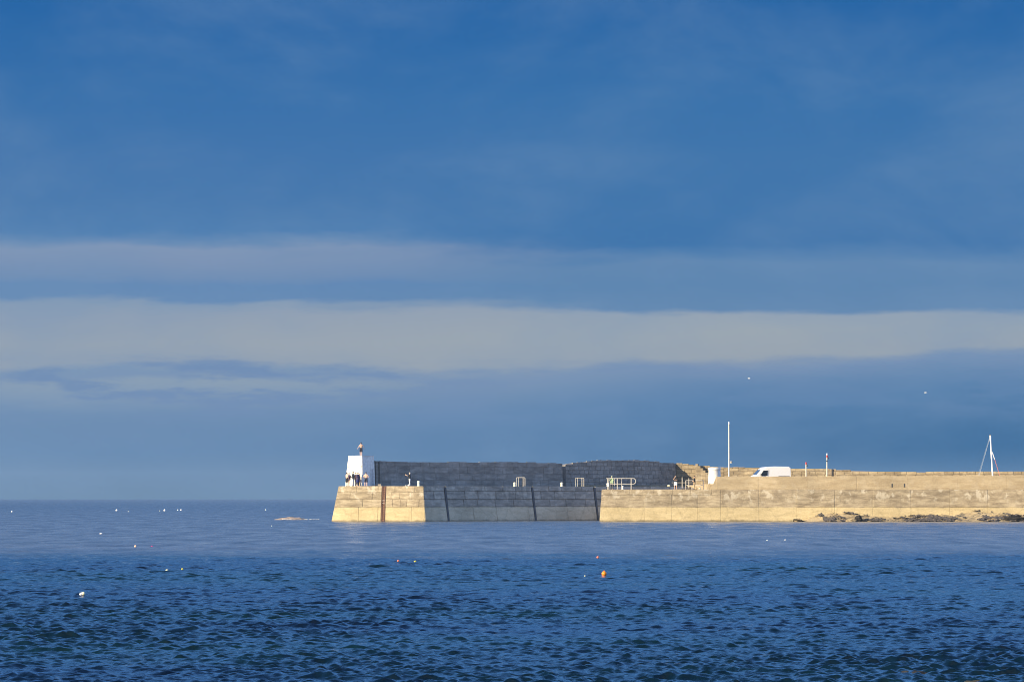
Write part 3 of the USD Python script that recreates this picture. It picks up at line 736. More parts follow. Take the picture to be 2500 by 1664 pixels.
# --- poles and mast
def pole(lab, X, ytop, dd, r, zb):
    q = at(X, ytop, dd)
    t = thing('pole', lab, 'pole', (q[0], dd, zb))
    return t, q[2] - zb


t, h = pole('tall cream lamp post rising left of the white van', 1779.5, 1029, 672, 0.1, RZ)
part(t, 'post', lathe([(0, 0), (0.14, 0), (0.115, 1.0), (0.085, h - 0.4), (0, h - 0.4)], 12), M['pole_paint'], smooth=40)
part(t, 'lamp_head', lathe([(0, h - 0.36), (0.1, h - 0.36), (0.12, h - 0.12), (0.06, h), (0, h + 0.01)], 12), M['white_paint'], smooth=40)
part(t, 'collar', lathe([(0, h - 0.398), (0.1, h - 0.398), (0.1, h - 0.362), (0, h - 0.362)], 12), M['plastic'])
zz = zat(1128, 672) - RZ
part(t, 'bracket', box((0.08, -0.05, zz - 0.03), (0.34, 0.05, zz + 0.03)), M['steel'])
part(t, 'junction_box', box((0.22, -0.09, zz - 0.17), (0.36, 0.09, zz + 0.17), 0.02), M['rail'])
part(t, 'cowl', box((0.36, -0.06, zz - 0.02), (0.48, 0.06, zz + 0.1), 0.02), M['plastic'])
t, h = pole('short white pole with a red top just right of the van', 1968, 1127.5, 690, 0.05, RZ)
part(t, 'post', lathe([(0, 0), (0.075, 0), (0.06, h - 0.3), (0, h - 0.3)], 10), M['pole_paint'], smooth=40)
part(t, 'red_top', lathe([(0, h - 0.298), (0.11, h - 0.298), (0.13, h - 0.16), (0.06, h), (0, h)], 10), M['red'], smooth=40)
part(t, 'dark_box', box((0.06, -0.08, h - 0.62), (0.22, 0.08, h - 0.4), 0.02), M['plastic'])
t, h = pole('taller pole with red and white lamp housing right of the van', 2019, 1106, 690, 0.05, RZ)
part(t, 'post', lathe([(0, 0), (0.085, 0), (0.06, h - 0.55), (0, h - 0.55)], 10), M['pole_paint'], smooth=40)
part(t, 'red_lamp', lathe([(0, h - 0.548), (0.13, h - 0.548), (0.15, h - 0.4), (0.08, h - 0.24), (0, h - 0.24)], 10), M['red'], smooth=40)
part(t, 'white_top', lathe([(0, h - 0.238), (0.09, h - 0.238), (0.09, h - 0.04), (0.04, h), (0, h)], 10), M['white_paint'], smooth=40)
part(t, 'dark_band', lathe([(0.04, h - 1.15), (0.1, h - 1.15), (0.1, h - 0.98), (0.04, h - 0.98)], 10), M['plastic'])
part(t, 'side_lamp', box((0.1, -0.07, h - 0.78), (0.26, 0.07, h - 0.56), 0.02), M['plastic'])
MD = 668.0
m0, m1 = at(2424.0, 1172, MD), at(2417.8, 1062, MD)
t = thing('mast', 'white boat mast with slanting stays standing up behind the parapet at far right', 'mast')
m0 = m0 + (m0 - m1) * ((m0[2] - RZ) / (m1[2] - m0[2]))
part(t, 'spar', trimesh.creation.cylinder(radius=0.1, segment=(m0, m1), sections=12), M['white_paint'], smooth=40)
part(t, 'mast_cap', box(m1 - np.array([0.16, 0.08, 0.0]), m1 + np.array([0.1, 0.08, 0.1])), M['plastic'])
part(t, 'forestay', tube([at(2416.5, 1069, MD), at(2390.5, 1160, MD)], 0.018), M['wire'])
part(t, 'backstay', tube([at(2422.3, 1102, MD), at(2428.5, 1121, MD)], 0.05), M['white_paint'])
part(t, 'backstay_rope', tube([at(2428.5, 1121, MD), at(2441.5, 1163, MD)], 0.032), M['red_rope'])
part(t, 'shroud', tube([at(2416.0, 1066, MD), at(2388, 1160, MD + 1.2)], 0.009), M['wire'])
part(t, 'mast_foot', box((m0[0] - 0.25, MD - 0.25, RZ), (m0[0] + 0.25, MD + 0.25, RZ + 0.3), 0.04), M['timber_slot_shade'])

# --- the van
van_d = 697.0
vc = at(1841, 1163, van_d)
van = thing('van', 'white panel van parked on the quay behind the parapet, nose to the left', 'van', (vc[0] - 0.28, van_d, RZ), 14.0)
# side profile in van coordinates: x from the nose backwards, z up; the width runs along +y
prof = np.array([(-0.02, 0.42), (-0.06, 0.8), (0.05, 1.02), (0.62, 1.36), (1.42, 2.18), (1.72, 2.43), (2.2, 2.54), (3.4, 2.6), (5.5, 2.58), (5.72, 2.46), (5.8, 1.2), (5.8, 0.42)])
W = 2.0


def section(y, inset, top_in):
    q = prof.copy()
    q[:, 0] += np.where(q[:, 0] < 2.6, inset * 2.2, -inset)
    q[:, 1] -= np.where(q[:, 1] > 1.6, top_in, 0)
    return [(x, y, z) for x, z in q]


rows_ = [section(0.0, 0.06, 0.09), section(0.09, 0.02, 0.03), section(0.35, 0.0, 0.0), section(W - 0.35, 0.0, 0.0), section(W - 0.09, 0.02, 0.03), section(W, 0.06, 0.09)]
# sides lean in above the waist
for k, r_ in enumerate(rows_):
    rows_[k] = [(x, y + (0.07 if y < 0.05 else -0.07 if y > W - 0.05 else 0) * max(0, (z - 1.3)) / 1.3, z) for x, y, z in r_]
nv = len(prof)
v = np.array([p for r_ in rows_ for p in r_])
f = []
for a in range(len(rows_) - 1):
    for k in range(nv):
        m = (k + 1) % nv
        f += [(a * nv + k, (a + 1) * nv + k, (a + 1) * nv + m), (a * nv + k, (a + 1) * nv + m, a * nv + m)]
tv = [(i, ) for i in range(nv)]
from shapely.geometry import Polygon
pv, pf = trimesh.creation.triangulate_polygon(Polygon(prof), engine='earcut')
ix = [int(np.argmin(((prof - p) ** 2).sum(1))) for p in pv]
for tri in pf:
    a, b, c = (ix[k] for k in tri)
    if np.cross(prof[b] - prof[a], prof[c] - prof[a]) < 0:
        b, c = c, b
    f.append((a, b, c))
    f.append((5 * nv + a, 5 * nv + c, 5 * nv + b))
body = trimesh.Trimesh(v, np.array(f), process=False)
body.fix_normals()
vb = part(van, 'body', body, M['van_paint'], smooth=35)


def sheet(pts, nrm, th=0.012):
    pts, nrm = np.array(pts, float), np.array(nrm, float)
    nrm = nrm / np.linalg.norm(nrm)
    return trimesh.convex.convex_hull(np.vstack([pts + nrm * 0.006, pts + nrm * (0.006 + th)]))


sy = lambda z: 0.07 * max(0, z - 1.3) / 1.3
for side in (0, 1):
    yy = lambda z: (sy(z) - 0.0) if side == 0 else W - sy(z)
    nrm = (0, -1, 0) if side == 0 else (0, 1, 0)
    g = part(van, 'side_window', sheet([(1.22, yy(1.27), 1.27), (1.68, yy(2.0), 2.0), (2.34, yy(2.02), 2.02), (2.26, yy(1.27), 1.27)], nrm), M['glass'])
    part(van, 'door_seam', join([box((2.42, (yy(1.0) - 0.006 if side == 0 else W - 0.02), 0.5), (2.435, (yy(1.0) + 0.02 if side == 0 else W + 0.006), 2.1))]), M['plastic'])
    part(van, 'side_moulding', box((3.9, -0.02 if side == 0 else W - 0.01, 1.22), (5.55, 0.01 if side == 0 else W + 0.02, 1.27)), M['plastic'])
    part(van, 'door_handle', box((2.2, -0.03 if side == 0 else W - 0.01, 1.1), (2.4, 0.01 if side == 0 else W + 0.03, 1.15)), M['plastic'])
    mi = part(van, 'wing_mirror', box((1.25, -0.24 if side == 0 else W + 0.05, 1.22), (1.4, -0.05 if side == 0 else W + 0.24, 1.56), 0.03), M['plastic'])
    part(van, 'headlight', box((0.1, 0.12 if side == 0 else W - 0.42, 0.82), (0.3, 0.42 if side == 0 else W - 0.12, 1.08), 0.03), M['glass'])
    part(van, 'tail_light', box((5.68, 0.02 if side == 0 else W - 0.14, 1.0), (5.806, 0.14 if side == 0 else W - 0.02, 1.15), 0.02), M['red'])
    for xw in (1.05, 4.75):
        yw = 0.02 if side == 0 else W - 0.27
        tr = trimesh.creation.cylinder(0.35, 0.25, sections=24)
        tr.apply_transform(trimesh.transformations.rotation_matrix(math.pi / 2, [1, 0, 0]))
        tr.apply_translation((xw, yw + 0.125, 0.35))
        w_ = part(van, 'wheel', tr, M['tyre'], smooth=40)
        rm = trimesh.creation.cylinder(0.2, 0.27, sections=20)
        rm.apply_transform(trimesh.transformations.rotation_matrix(math.pi / 2, [1, 0, 0]))
        rm.apply_translation((xw, yw + 0.125, 0.35))
        p = usdkit.mesh(stage, numbered(w_, 'rim'), rm, M['steel'], 40)
d1 = np.array([1.42 - 0.62, 0, 2.18 - 1.36])
part(van, 'windscreen', sheet([(0.7, 0.14, 1.42), (0.7, W - 0.14, 1.42), (1.36, W - 0.24, 2.1), (1.36, 0.24, 2.1)], (-d1[2], 0, d1[0]), 0.02), M['glass'])
part(van, 'front_bumper', box((-0.12, 0.05, 0.4), (0.1, W - 0.05, 0.72), 0.04), M['plastic'])
part(van, 'rear_bumper', box((5.76, 0.06, 0.4), (5.88, W - 0.06, 0.62), 0.03), M['plastic'])

# ------------------------------------------------------------------ people
def ball(c, r):
    s = trimesh.creation.icosphere(1, r)
    return s.vertices + np.asarray(c)


def bone(*cr):
    return m3.Manifold.hull_points(np.vstack([ball(c, r) for c, r in cr]))


def fuse(ms, ref=0.045, it=6):
    m = m3.Manifold.batch_boolean(ms, m3.OpType.Add)
    if ref:
        m = m.refine_to_length(ref)
    t = trimesh.Trimesh(*meshkit.arrays(m)[:2], process=True)
    if it:
        trimesh.smoothing.filter_taubin(t, iterations=it)
    return t


def hand(w, dirn, curl):
    """A palm, four bent fingers of different length and a thumb from the palm's side."""
    dirn = dirn / np.linalg.norm(dirn)
    curl = curl - dirn * (curl @ dirn)
    curl = curl / np.linalg.norm(curl)
    side = np.cross(dirn, curl)
    ms = [bone((w, 0.024), (w + dirn * 0.08 + side * 0.028, 0.014), (w + dirn * 0.08 - side * 0.028, 0.014), (w + dirn * 0.03 + side * 0.026, 0.016), (w + dirn * 0.03 - side * 0.024, 0.016))]
    for k, L in enumerate((0.068, 0.078, 0.073, 0.056)):
        b = w + dirn * 0.08 + side * (0.03 - 0.02 * k)
        e = b + dirn * L * 0.5 + curl * 0.012
        ms += [bone((b, 0.0095), (e, 0.009)), bone((e, 0.009), (e + dirn * L * 0.38 + curl * 0.03, 0.0075))]
    tb = w + dirn * 0.025 + side * 0.03
    te = tb + dirn * 0.04 + side * 0.028 + curl * 0.01
    ms += [bone((tb, 0.012), (te, 0.01)), bone((te, 0.01), (te + dirn * 0.028 + side * 0.004 + curl * 0.014, 0.008))]
    return m3.Manifold.batch_boolean(ms, m3.OpType.Add)


ARM = {'down': ((0.235, -0.02, 1.14), (0.25, 0.04, 0.88)), 'front': ((0.24, -0.02, 1.15), (0.07, 0.22, 1.1)), 'up': ((0.22, 0.17, 1.2), (0.07, 0.2, 1.5)),
       'akimbo': ((0.33, -0.05, 1.16), (0.16, 0.08, 1.0)), 'reach': ((0.2, 0.24, 1.32), (0.12, 0.5, 1.46)), 'fold': ((0.24, 0.06, 1.16), (-0.02, 0.2, 1.2)), 'out': ((0.3, 0.02, 1.2), (0.42, 0.12, 1.0))}


def person(label, loc, yaw, H, arms, skin, hair, wear, stance=0.1, group=None, head_turn=0.0, stride=0.0):
    """arms: (left, right) names of ARM. wear: list of (garment, material). Faces local +y."""
    s = H / 1.75
    t = thing('person', label, 'person', loc, yaw, group)
    V = lambda *c: np.array(c, float) * s
    side_arm = {}
    for sg, nm in ((-1, arms[0]), (1, arms[1])):
        e, w = ARM[nm]
        side_arm[sg] = (V(sg * 0.185, 0, 1.43), V(sg * e[0], e[1], e[2]), V(sg * w[0], w[1], w[2]))
    leg = {sg: (V(sg * 0.09, 0, 0.92), V(sg * (0.02 + stance * 0.8), 0.025 + stride * sg * 0.5, 0.5), V(sg * stance, -0.01 + stride * sg, 0.09)) for sg in (-1, 1)}
    R = lambda r, g=0.0: r * s + g

    def torso(g=0.0, low=0.93):
        return [bone((V(-0.075, 0, low), R(0.11, g)), (V(0.075, 0, low), R(0.11, g)), (V(-0.06, 0, 1.1), R(0.1, g)), (V(0.06, 0, 1.1), R(0.1, g))),
                bone((V(-0.06, 0, 1.1), R(0.1, g)), (V(0.06, 0, 1.1), R(0.1, g)), (V(-0.095, 0.005, 1.3), R(0.108, g)), (V(0.095, 0.005, 1.3), R(0.108, g))),
                bone((V(-0.095, 0.005, 1.3), R(0.108, g)), (V(0.095, 0.005, 1.3), R(0.108, g)), (V(-0.16, 0, 1.42), R(0.058, g)), (V(0.16, 0, 1.42), R(0.058, g)), (V(0, 0, 1.46), R(0.07, g)))]

    def armparts(g=0.0, fore=True):
        o = []
        for sg in (-1, 1):
            a, e, w = side_arm[sg]
            o.append(bone((a, R(0.055, g)), (e, R(0.041, g))))
            if fore:
                o.append(bone((e, R(0.041, g)), (w, R(0.029, g))))
        return o

    def legparts(g=0.0, frac=1.0, flare=0.0):
        o = []
        for sg in (-1, 1):
            a, k, an = leg[sg]
            if frac >= 1:
                o += [bone((a, R(0.092, g)), (k, R(0.06, g))), bone((k, R(0.06, g)), (an, R(0.043, g)))]
            elif frac > 0.5:
                e = k + (an - k) * (frac - 0.5) * 2
                o += [bone((a, R(0.092, g)), (k, R(0.062, g + flare))), bone((k, R(0.062, g + flare)), (e, R(0.056, g + flare)))]
            else:
                e = a + (k - a) * frac * 2
                o += [bone((a, R(0.095, g)), (e, R(0.078, g + flare)))]
        return o

    ms = torso() + armparts() + legparts()
    for sg in (-1, 1):
        an = leg[sg][2]
        ms.append(bone((an, R(0.043)), (an + V(0, -0.045, -0.045), R(0.04)), (an + V(0, 0.06, -0.05), R(0.038))))
        ms.append(bone((an + V(0, 0.05, -0.05), R(0.038)), (an + V(0, 0.15, -0.06), R(0.03))))
    ms.append(bone((V(0, 0, 1.44), R(0.065)), (V(0, 0.012, 1.56), R(0.053))))
    ca, sa = math.cos(math.radians(head_turn)), math.sin(math.radians(head_turn))
    Hd = lambda x, y, z: V(ca * x - sa * y, sa * x + ca * y, z)
    ms.append(bone((Hd(0, -0.012, 1.668), R(0.085)), (Hd(0, 0.015, 1.675), R(0.078)), (Hd(0, 0.045, 1.585), R(0.045)), (Hd(0, 0.06, 1.64), R(0.04))))
    body_ = fuse(ms)
    try:
        bm = m3.Manifold(m3.Mesh(np.asarray(body_.vertices, np.float32), np.asarray(body_.faces, np.uint32)))
        extra = [bone((Hd(0, 0.1, 1.655), R(0.009)), (Hd(0, 0.117, 1.628), R(0.013)))]
        extra += [bone((Hd(sg * 0.083, -0.005, 1.655), R(0.016)), (Hd(sg * 0.08, 0.0, 1.62), R(0.01))) for sg in (-1, 1)]
        extra.append(bone((Hd(-0.022, 0.092, 1.6), R(0.008)), (Hd(0.022, 0.092, 1.6), R(0.008))))
        for sg in (-1, 1):
            a, e, w = side_arm[sg]
            extra.append(hand(w, w - e, np.array([-sg * 1.0, 0.4, -0.2])))
        tot = m3.Manifold.batch_boolean([bm] + extra, m3.OpType.Add)
        if tot.num_tri() > 500:
            body_ = tot
    except Exception:
        pass
    part(t, 'body', body_, skin, smooth=60)
    for sg in (-1, 1):
        part(t, 'eye', trimesh.Trimesh(ball(Hd(sg * 0.031, 0.079, 1.655), R(0.011)), trimesh.creation.icosphere(1, 1).faces), M['hair_dark'])
    if hair is not None:
        part(t, 'hair', fuse([bone((Hd(0, -0.03, 1.69), R(0.085)), (Hd(0, 0.028, 1.722), R(0.078)), (Hd(0, -0.055, 1.64), R(0.055)))], 0.05, 2), hair, smooth=60)
    for w in wear:
        k, mm = w[0], w[1]
        if k == 'shorts':
            part(t, 'shorts', fuse([bone((V(-0.075, 0, 0.92), R(0.118, 0.012)), (V(0.075, 0, 0.92), R(0.118, 0.012)), (V(-0.07, 0, 1.02), R(0.102, 0.012)), (V(0.07, 0, 1.02), R(0.102, 0.012)))] + legparts(0.014, 0.42, 0.02)), mm, smooth=60)
        elif k == 'trousers':
            part(t, 'trousers', fuse([bone((V(-0.075, 0, 0.92), R(0.116, 0.012)), (V(0.075, 0, 0.92), R(0.116, 0.012)), (V(-0.07, 0, 1.02), R(0.102, 0.012)), (V(0.07, 0, 1.02), R(0.102, 0.012)))] + legparts(0.016, 1.0)), mm, smooth=60)
        elif k == 'shirt':
            part(t, 'shirt', fuse([bone((V(-0.08, 0, 0.98), R(0.11, 0.02)), (V(0.08, 0, 0.98), R(0.11, 0.02)), (V(-0.06, 0, 1.1), R(0.1, 0.018)), (V(0.06, 0, 1.1), R(0.1, 0.018)))] + torso(0.015, 1.0) + armparts(0.014, False)), mm, smooth=60)
        elif k == 'jacket':
            part(t, 'jacket', fuse([bone((V(-0.09, 0, 0.9), R(0.115, 0.03)), (V(0.09, 0, 0.9), R(0.115, 0.03)), (V(-0.07, 0, 1.15), R(0.105, 0.025)), (V(0.07, 0, 1.15), R(0.105, 0.025)))] + torso(0.022, 1.0) + armparts(0.02)), mm, smooth=60)
        elif k == 'robe':
            part(t, 'long_wrap', fuse([bone((V(-0.08, 0, 1.02), R(0.11, 0.02)), (V(0.08, 0, 1.02), R(0.11, 0.02)), (V(-0.2, 0.0, 0.12), R(0.1)), (V(0.12, 0.0, 0.12), R(0.1)), (V(-0.05, 0.12, 0.12), R(0.08)))]), mm, smooth=60)
        elif k == 'hood':
            part(t, 'hood', fuse([bone((Hd(0, -0.03, 1.69), R(0.098)), (Hd(0, 0.0, 1.73), R(0.08)), (Hd(0, -0.05, 1.6), R(0.085)), (V(0, -0.03, 1.47), R(0.09)))], 0.05, 2), mm, smooth=60)
        elif k == 'cap':
            part(t, 'cap', fuse([bone((Hd(0, -0.015, 1.715), R(0.088)), (Hd(0, 0.01, 1.73), R(0.075))), bone((Hd(-0.05, 0.07, 1.71), R(0.012)), (Hd(0.05, 0.07, 1.71), R(0.012)), (Hd(0, 0.155, 1.7), R(0.012)))], 0.04, 1), mm, smooth=60)
        elif k == 'leggings':
            part(t, 'leggings', fuse(legparts(0.01, 1.0)), mm, smooth=60)
    return t, side_arm, s


def stand(X, dd, z):
    return ((X - 1250) / F * dd, dd, z)


SK, SR = M['skin'], M['skin_red']
G1 = 'bathers gathered at the foot of the tower'
person('shirtless person in dark shorts standing on top of the white tower, back turned', stand(881.5, 655.5, TZ + 0.094), 8, 1.72, ('out', 'out'), SK, M['hair_dark'], [('shorts', M['navy'])], stance=0.11)
person('shirtless person in navy shorts standing in front of the shaded tower face', stand(893.5, 653.3, QZ), -6, 1.84, ('akimbo', 'akimbo'), SK, M['hair_dark'], [('shorts', M['navy'])], stance=0.13)
person('shirtless person in black shorts, outermost bather at the left tower corner', stand(847.0, 653.75, QZ), -50, 1.8, ('up', 'front'), SK, M['hair_dark'], [('shorts', M['black'])], stance=0.17, group=G1)
person('bare legged person in a long dark purple top beside the outermost bather', stand(852.3, 654.4, QZ), 150, 1.74, ('front', 'down'), SR, M['hair_brown'], [('jacket', M['purple_cloth'])], stance=0.12, group=G1)
person('brown haired person in a charcoal jacket and long white wrap by the tower', stand(862.0, 653.6, QZ), 60, 1.9, ('front', 'front'), SR, M['hair_brown'], [('robe', M['white_cloth']), ('jacket', M['charcoal'])], group=G1)
person('slim person in grey clothes between the white wrap and the blue shorts', stand(868.6, 654.1, QZ), -120, 1.8, ('fold', 'front'), SK, M['hair_brown'], [('shirt', M['skin_red']), ('trousers', M['grey_cloth'])], stance=0.07, group=G1)
person('person in a dark top, bright blue shorts and dark leggings by the tower', stand(873.8, 653.4, QZ), 40, 1.78, ('front', 'fold'), SR, M['hair_dark'], [('leggings', M['navy']), ('jacket', M['purple_cloth']), ('shorts', M['blue'])], group=G1)
person('person in tan clothes half hidden at the right of the tower group', stand(878.3, 653.8, QZ), 100, 1.6, ('down', 'down'), SR, M['hair_brown'], [('shirt', M['tan_cloth']), ('trousers', M['tan_cloth'])], stance=0.07, group=G1)
ph, sa_, s_ = person('person in a black top and white trousers holding a phone out on the pier', stand(1000.5, 652.0, QZ), 82, 1.78, ('reach', 'reach'), M['skin'], M['hair_grey'], [('trousers', M['white_cloth']), ('shirt', M['black'])], stance=0.05)
w = sa_[-1][2] + (sa_[-1][2] - sa_[-1][1]) / np.linalg.norm(sa_[-1][2] - sa_[-1][1]) * 0.12
a = math.radians(82)
wl = stand(1000.5, 652.0, QZ)
phx = np.array([wl[0] + math.cos(a) * 0.0 - math.sin(a) * w[1], wl[1] + math.cos(a) * w[1], wl[2] + w[2]])
pt = thing('phone', 'small pale phone held up by the person in white trousers', 'phone', tuple(phx), 82)
part(pt, 'case', box((-0.08, -0.005, -0.04), (0.08, 0.005, 0.05), 0.002), M['tan_cloth'])
part(pt, 'screen', box((-0.07, -0.008, -0.034), (0.07, -0.006, 0.044)), M['plastic'])
person('person in a pale green hooded jacket leaning at the long railing', stand(1494.0, 652.0, DZ), 168, 1.76, ('up', 'up'), SK, None, [('trousers', M['charcoal']), ('jacket', M['green_cloth']), ('hood', M['green_cloth'])], stance=0.12)
person('person in a black top and white shorts standing at the quay edge', stand(1649.5, 650.75, DZ), 160, 1.86, ('fold', 'up'), SK, M['hair_dark'], [('shorts', M['white_cloth']), ('shirt', M['black'])], stance=0.12)
person('person in a dark cap and black shirt standing by the short railing', stand(1695.5, 651.4, DZ), 75, 1.75, ('front', 'front'), SK, M['hair_dark'], [('trousers', M['tan_cloth']), ('shirt', M['black']), ('cap', M['black'])], stance=0.09)


def bag(label, X, dd, z, w, h, mm):
    q = stand(X, dd, z)
    b = join([fuse([bone(((-w / 2 + h * 0.4, 0, h * 0.4), h * 0.4), ((w / 2 - h * 0.4, 0, h * 0.38), h * 0.38), ((0, 0, h * 0.55), h * 0.42))], 0.05, 3)])
    t = thing('bag', label, 'bag', q)
    part(t, 'bag_body', b, mm, smooth=60)
    part(t, 'strap', tube([(-w * 0.25, 0, h * 0.85), (-w * 0.15, 0, h * 1.05), (w * 0.15, 0, h * 1.05), (w * 0.25, 0, h * 0.85)], 0.015), M['charcoal'])


bag('pale bag on the ground at the feet of the person in white trousers', 998.0, 651.7, QZ, 0.3, 0.26, M['white_cloth'])
bag('tiny white bag on the pier left of the person in white trousers', 991.0, 651.9, QZ, 0.18, 0.14, M['white_cloth'])
bag('tan bag beside the feet of the person in the dark cap', 1699.5, 651.2, DZ, 0.4, 0.3, M['tan_cloth'])
bag('pale bag left of the feet of the person in the dark cap', 1691.0, 651.1, DZ, 0.34, 0.22, M['grey_cloth'])
bag('pale grey bag right of the person in the dark cap', 1709.0, 651.3, DZ, 0.36, 0.24, M['rail'])
bag('yellowish bundle lying on the far quay left of the person in white shorts', 1633.0, 684.0, QZ, 0.42, 0.3, M['cream'])

# ------------------------------------------------------------------ shore rocks at the foot of the quay
def rock_field(x0, x1, y0, y1, nx, ny, height):
    xs, ys = np.linspace(x0, x1, nx), np.linspace(y0, y1, ny)
    X, Y = np.meshgrid(xs, ys)
    Z = height(X, Y)
    v = np.stack([X, Y, Z], -1).reshape(-1, 3)
    i, j = np.meshgrid(np.arange(ny - 1), np.arange(nx - 1), indexing='ij')
    a = i * nx + j
    return v, np.stack([a, a + 1, a + nx + 1, a + nx], -1).reshape(-1, 4)


def shore(X, Y):
    P = np.stack([X, Y, 0 * X], -1)
    crest = np.interp(X, [37, 39.5, 42, 45, 48, 52, 55, 58, 62, 66, 70, 76, 84], [-0.6, 0.5, 1.25, 0.95, 0.55, 0.55, 0.75, 0.85, 1.25, 1.0, 0.6, 0.95, 1.0])
    front = np.interp(X, [37, 42, 48, 55, 62, 70, 84], [648.8, 646.4, 645.4, 645.0, 643.4, 643.4, 642.4]) + 1.2 * (meshkit.noise(P / 2.3, 4) - 0.5)
    t = np.clip((Y - front) / (650.0 - front), -0.6, 1.2)
    z = crest * np.clip(t, -0.6, 1) ** 1 * (0.75 + 0.5 * meshkit.fbm(P / 1.9, 4, 2))
    ridged = 1 - np.abs(2 * meshkit.fbm(P * np.array([0.45, 0.8, 1]), 4, 9) - 1)
    z = z + (ridged - 0.75) * 0.65 * np.clip(t + 0.25, 0, 1) + 0.12 * (meshkit.fbm(P * 2.2, 3, 5) - 0.5)
    return z


sv, sf = rock_field(37.0, 84.0, 641.5, 650.0, 330, 70, shore)
top('shore_rocks', (sv, sf), M['rock'], kind='structure', smooth=50)
cen = sv[sf].mean(1)
wm = 0.55 * meshkit.fbm(cen * np.array([0.42, 0.6, 0.0]), 3, 21) + 0.55 * meshkit.fbm(cen * np.array([1.5, 2.2, 3.0]), 4, 8)
lowz = np.clip((0.55 - cen[:, 2]) * 0.12, -0.08, 0.07)
keep = (wm + lowz > 0.61) & (cen[:, 2] > -0.1) & (cen[:, 0] > 39.6 + 1.2 * (cen[:, 2] < 0.5))
wv = sv.copy()
wv[:, 2] += 0.05 + 0.16 * meshkit.noise(wv * np.array([5.0, 5.0, 0.0]), 31) + 0.1 * meshkit.noise(wv * np.array([11.0, 11.0, 0.0]), 32)
wf = sf[keep]
top('seaweed', (wv, wf), M['weed'], 'dark brown seaweed strewn over the pale rocks below the quay', 'seaweed', kind='stuff', smooth=False)


def boulder(seed, size, squash=(1, 0.8, 0.55)):
    s = trimesh.creation.icosphere(4, 1.0)
    p = s.vertices
    dsp = 0.55 + 0.55 * meshkit.fbm(p * 1.5 + seed * 7.1, 4, seed) + 0.5 * np.abs(2 * meshkit.fbm(p * np.array([2.2, 2.2, 4.5]) + seed * 3.3, 4, seed + 50) - 1)
    s.vertices = p * dsp[:, None] * np.array(squash) * size
    return s


def rock(label, X, dd, z, size, mm, seed, squash=(1, 0.8, 0.55), group=None):
    q = stand(X, dd, z)
    b = boulder(seed, size, squash)
    b.apply_translation(q)
    top('rock', b, mm, label, 'rock', group, smooth=35)


rock('dark leaning boulder at the left end of the seaweed covered shore', 2096, 646.0, 0.3, 0.72, M['rock_dark'], 3, (0.75, 0.8, 0.75))
rock('pale flat boulder among the shore rocks below the mast', 2430, 644.2, 0.1, 0.8, M['rock'], 5, (1.5, 0.8, 0.42))
rock('large pale rounded rock at the far right of the shore', 2440, 646.5, 0.65, 0.95, M['rock'], 6, (1.4, 0.8, 0.55))
rock('dark wet rock at the right edge of the shore', 2478, 644.0, 0.3, 1.0, M['rock_dark'], 8, (1.5, 0.7, 0.45))
rock('small pale rock at the left tip of the shore beside the quay slab', 1949, 648.6, 0.1, 0.45, M['rock'], 9, (1.2, 0.8, 0.6))
rock('tan rock just left of the dark leaning boulder', 2078, 645.6, 0.1, 0.55, M['rock'], 12, (1.4, 0.8, 0.5))
rock('dark kelp covered rock awash in the nearest water, lower right', 2232, 90.3, -0.02, 0.36, M['rock_dark'], 13, (1.0, 0.6, 0.22))
rock('brown rock tip breaking the surface at the bottom edge of the picture', 2390, 86.2, -0.12, 0.34, M['rock_dark'], 14, (1.2, 0.7, 0.45))


def spit(X, Y):
    P = np.stack([X, Y, 0 * X], -1)
    u = (X + 31.3) / 2.6
    w = (Y - 697) / 4.0
    return 0.42 * np.clip(1 - u ** 2 - w ** 2, -1, 1) * (0.6 + 0.8 * meshkit.fbm(P * 1.4, 4, 44)) - 0.06


kv, kf = rock_field(-35.2, -27.4, 691, 703, 110, 60, spit)
top('reef', (kv, kf), plain('reddish_reef', (0.42, 0.32, 0.24), 0.85, var=0.4, scale=2.5, bump=0.1), 'low reddish brown reef showing above the water left of the pier', 'reef', smooth=50)
g_ = np.random.default_rng(5)
fo = []
for k in range(26):
    b = trimesh.creation.icosphere(1, 1.0)
    b.apply_scale((g_.uniform(0.08, 0.26), 0.3, g_.uniform(0.015, 0.05)))
    xx = g_.uniform(-29.4, -27.0) if k < 16 else g_.uniform(-32.5, -31)
    b.apply_translation((xx, 692.6 + g_.uniform(-0.6, 2.6) if k < 16 else 692.8, 0.05))
    fo.append(b)
top('foam', join(fo), M['white_cloth'], 'white foam of a small wave breaking on the low reef', 'foam', kind='stuff', smooth=60)

# ------------------------------------------------------------------ floats on the water
from scipy.spatial import cKDTree
_w = SEA[0][(SEA[0][:, 1] > 60) & (SEA[0][:, 1] < 1500) & (np.abs(SEA[0][:, 0]) < 0.112 * SEA[0][:, 1])]
TREE = cKDTree(_w[:, :2])


def swell(x, y, r):
    i = TREE.query_ball_point((x, y), max(r, 0.02 * 1.0 + 0.004 * y))
    return float(_w[i, 2].max()) if i else 0.0


def float_buoy(label, X, Y, wpx, mm, group, flat=0.9, twin=False):
    dd = EYE * F / (Y + wpx * 0.3 - HZ)
    r = 0.88 * wpx * dd / F / 2
    q = stand(X, dd, 0.0)
    t = thing('buoy', label, 'buoy', (q[0], dd, swell(q[0], dd, 0.6)), 0, group)
    s = trimesh.creation.icosphere(3, r)
    s.apply_scale((1, 1, flat))
    s.apply_translation((0, 0, r * 0.45 * flat))
    part(t, 'float', s, mm, smooth=True)
    part(t, 'eye', tube([(-r * 0.16, 0, r * 1.35 * flat), (-r * 0.16, 0, r * 1.58 * flat), (r * 0.16, 0, r * 1.58 * flat), (r * 0.16, 0, r * 1.35 * flat)], r * 0.07, 6), mm)
    return t, r


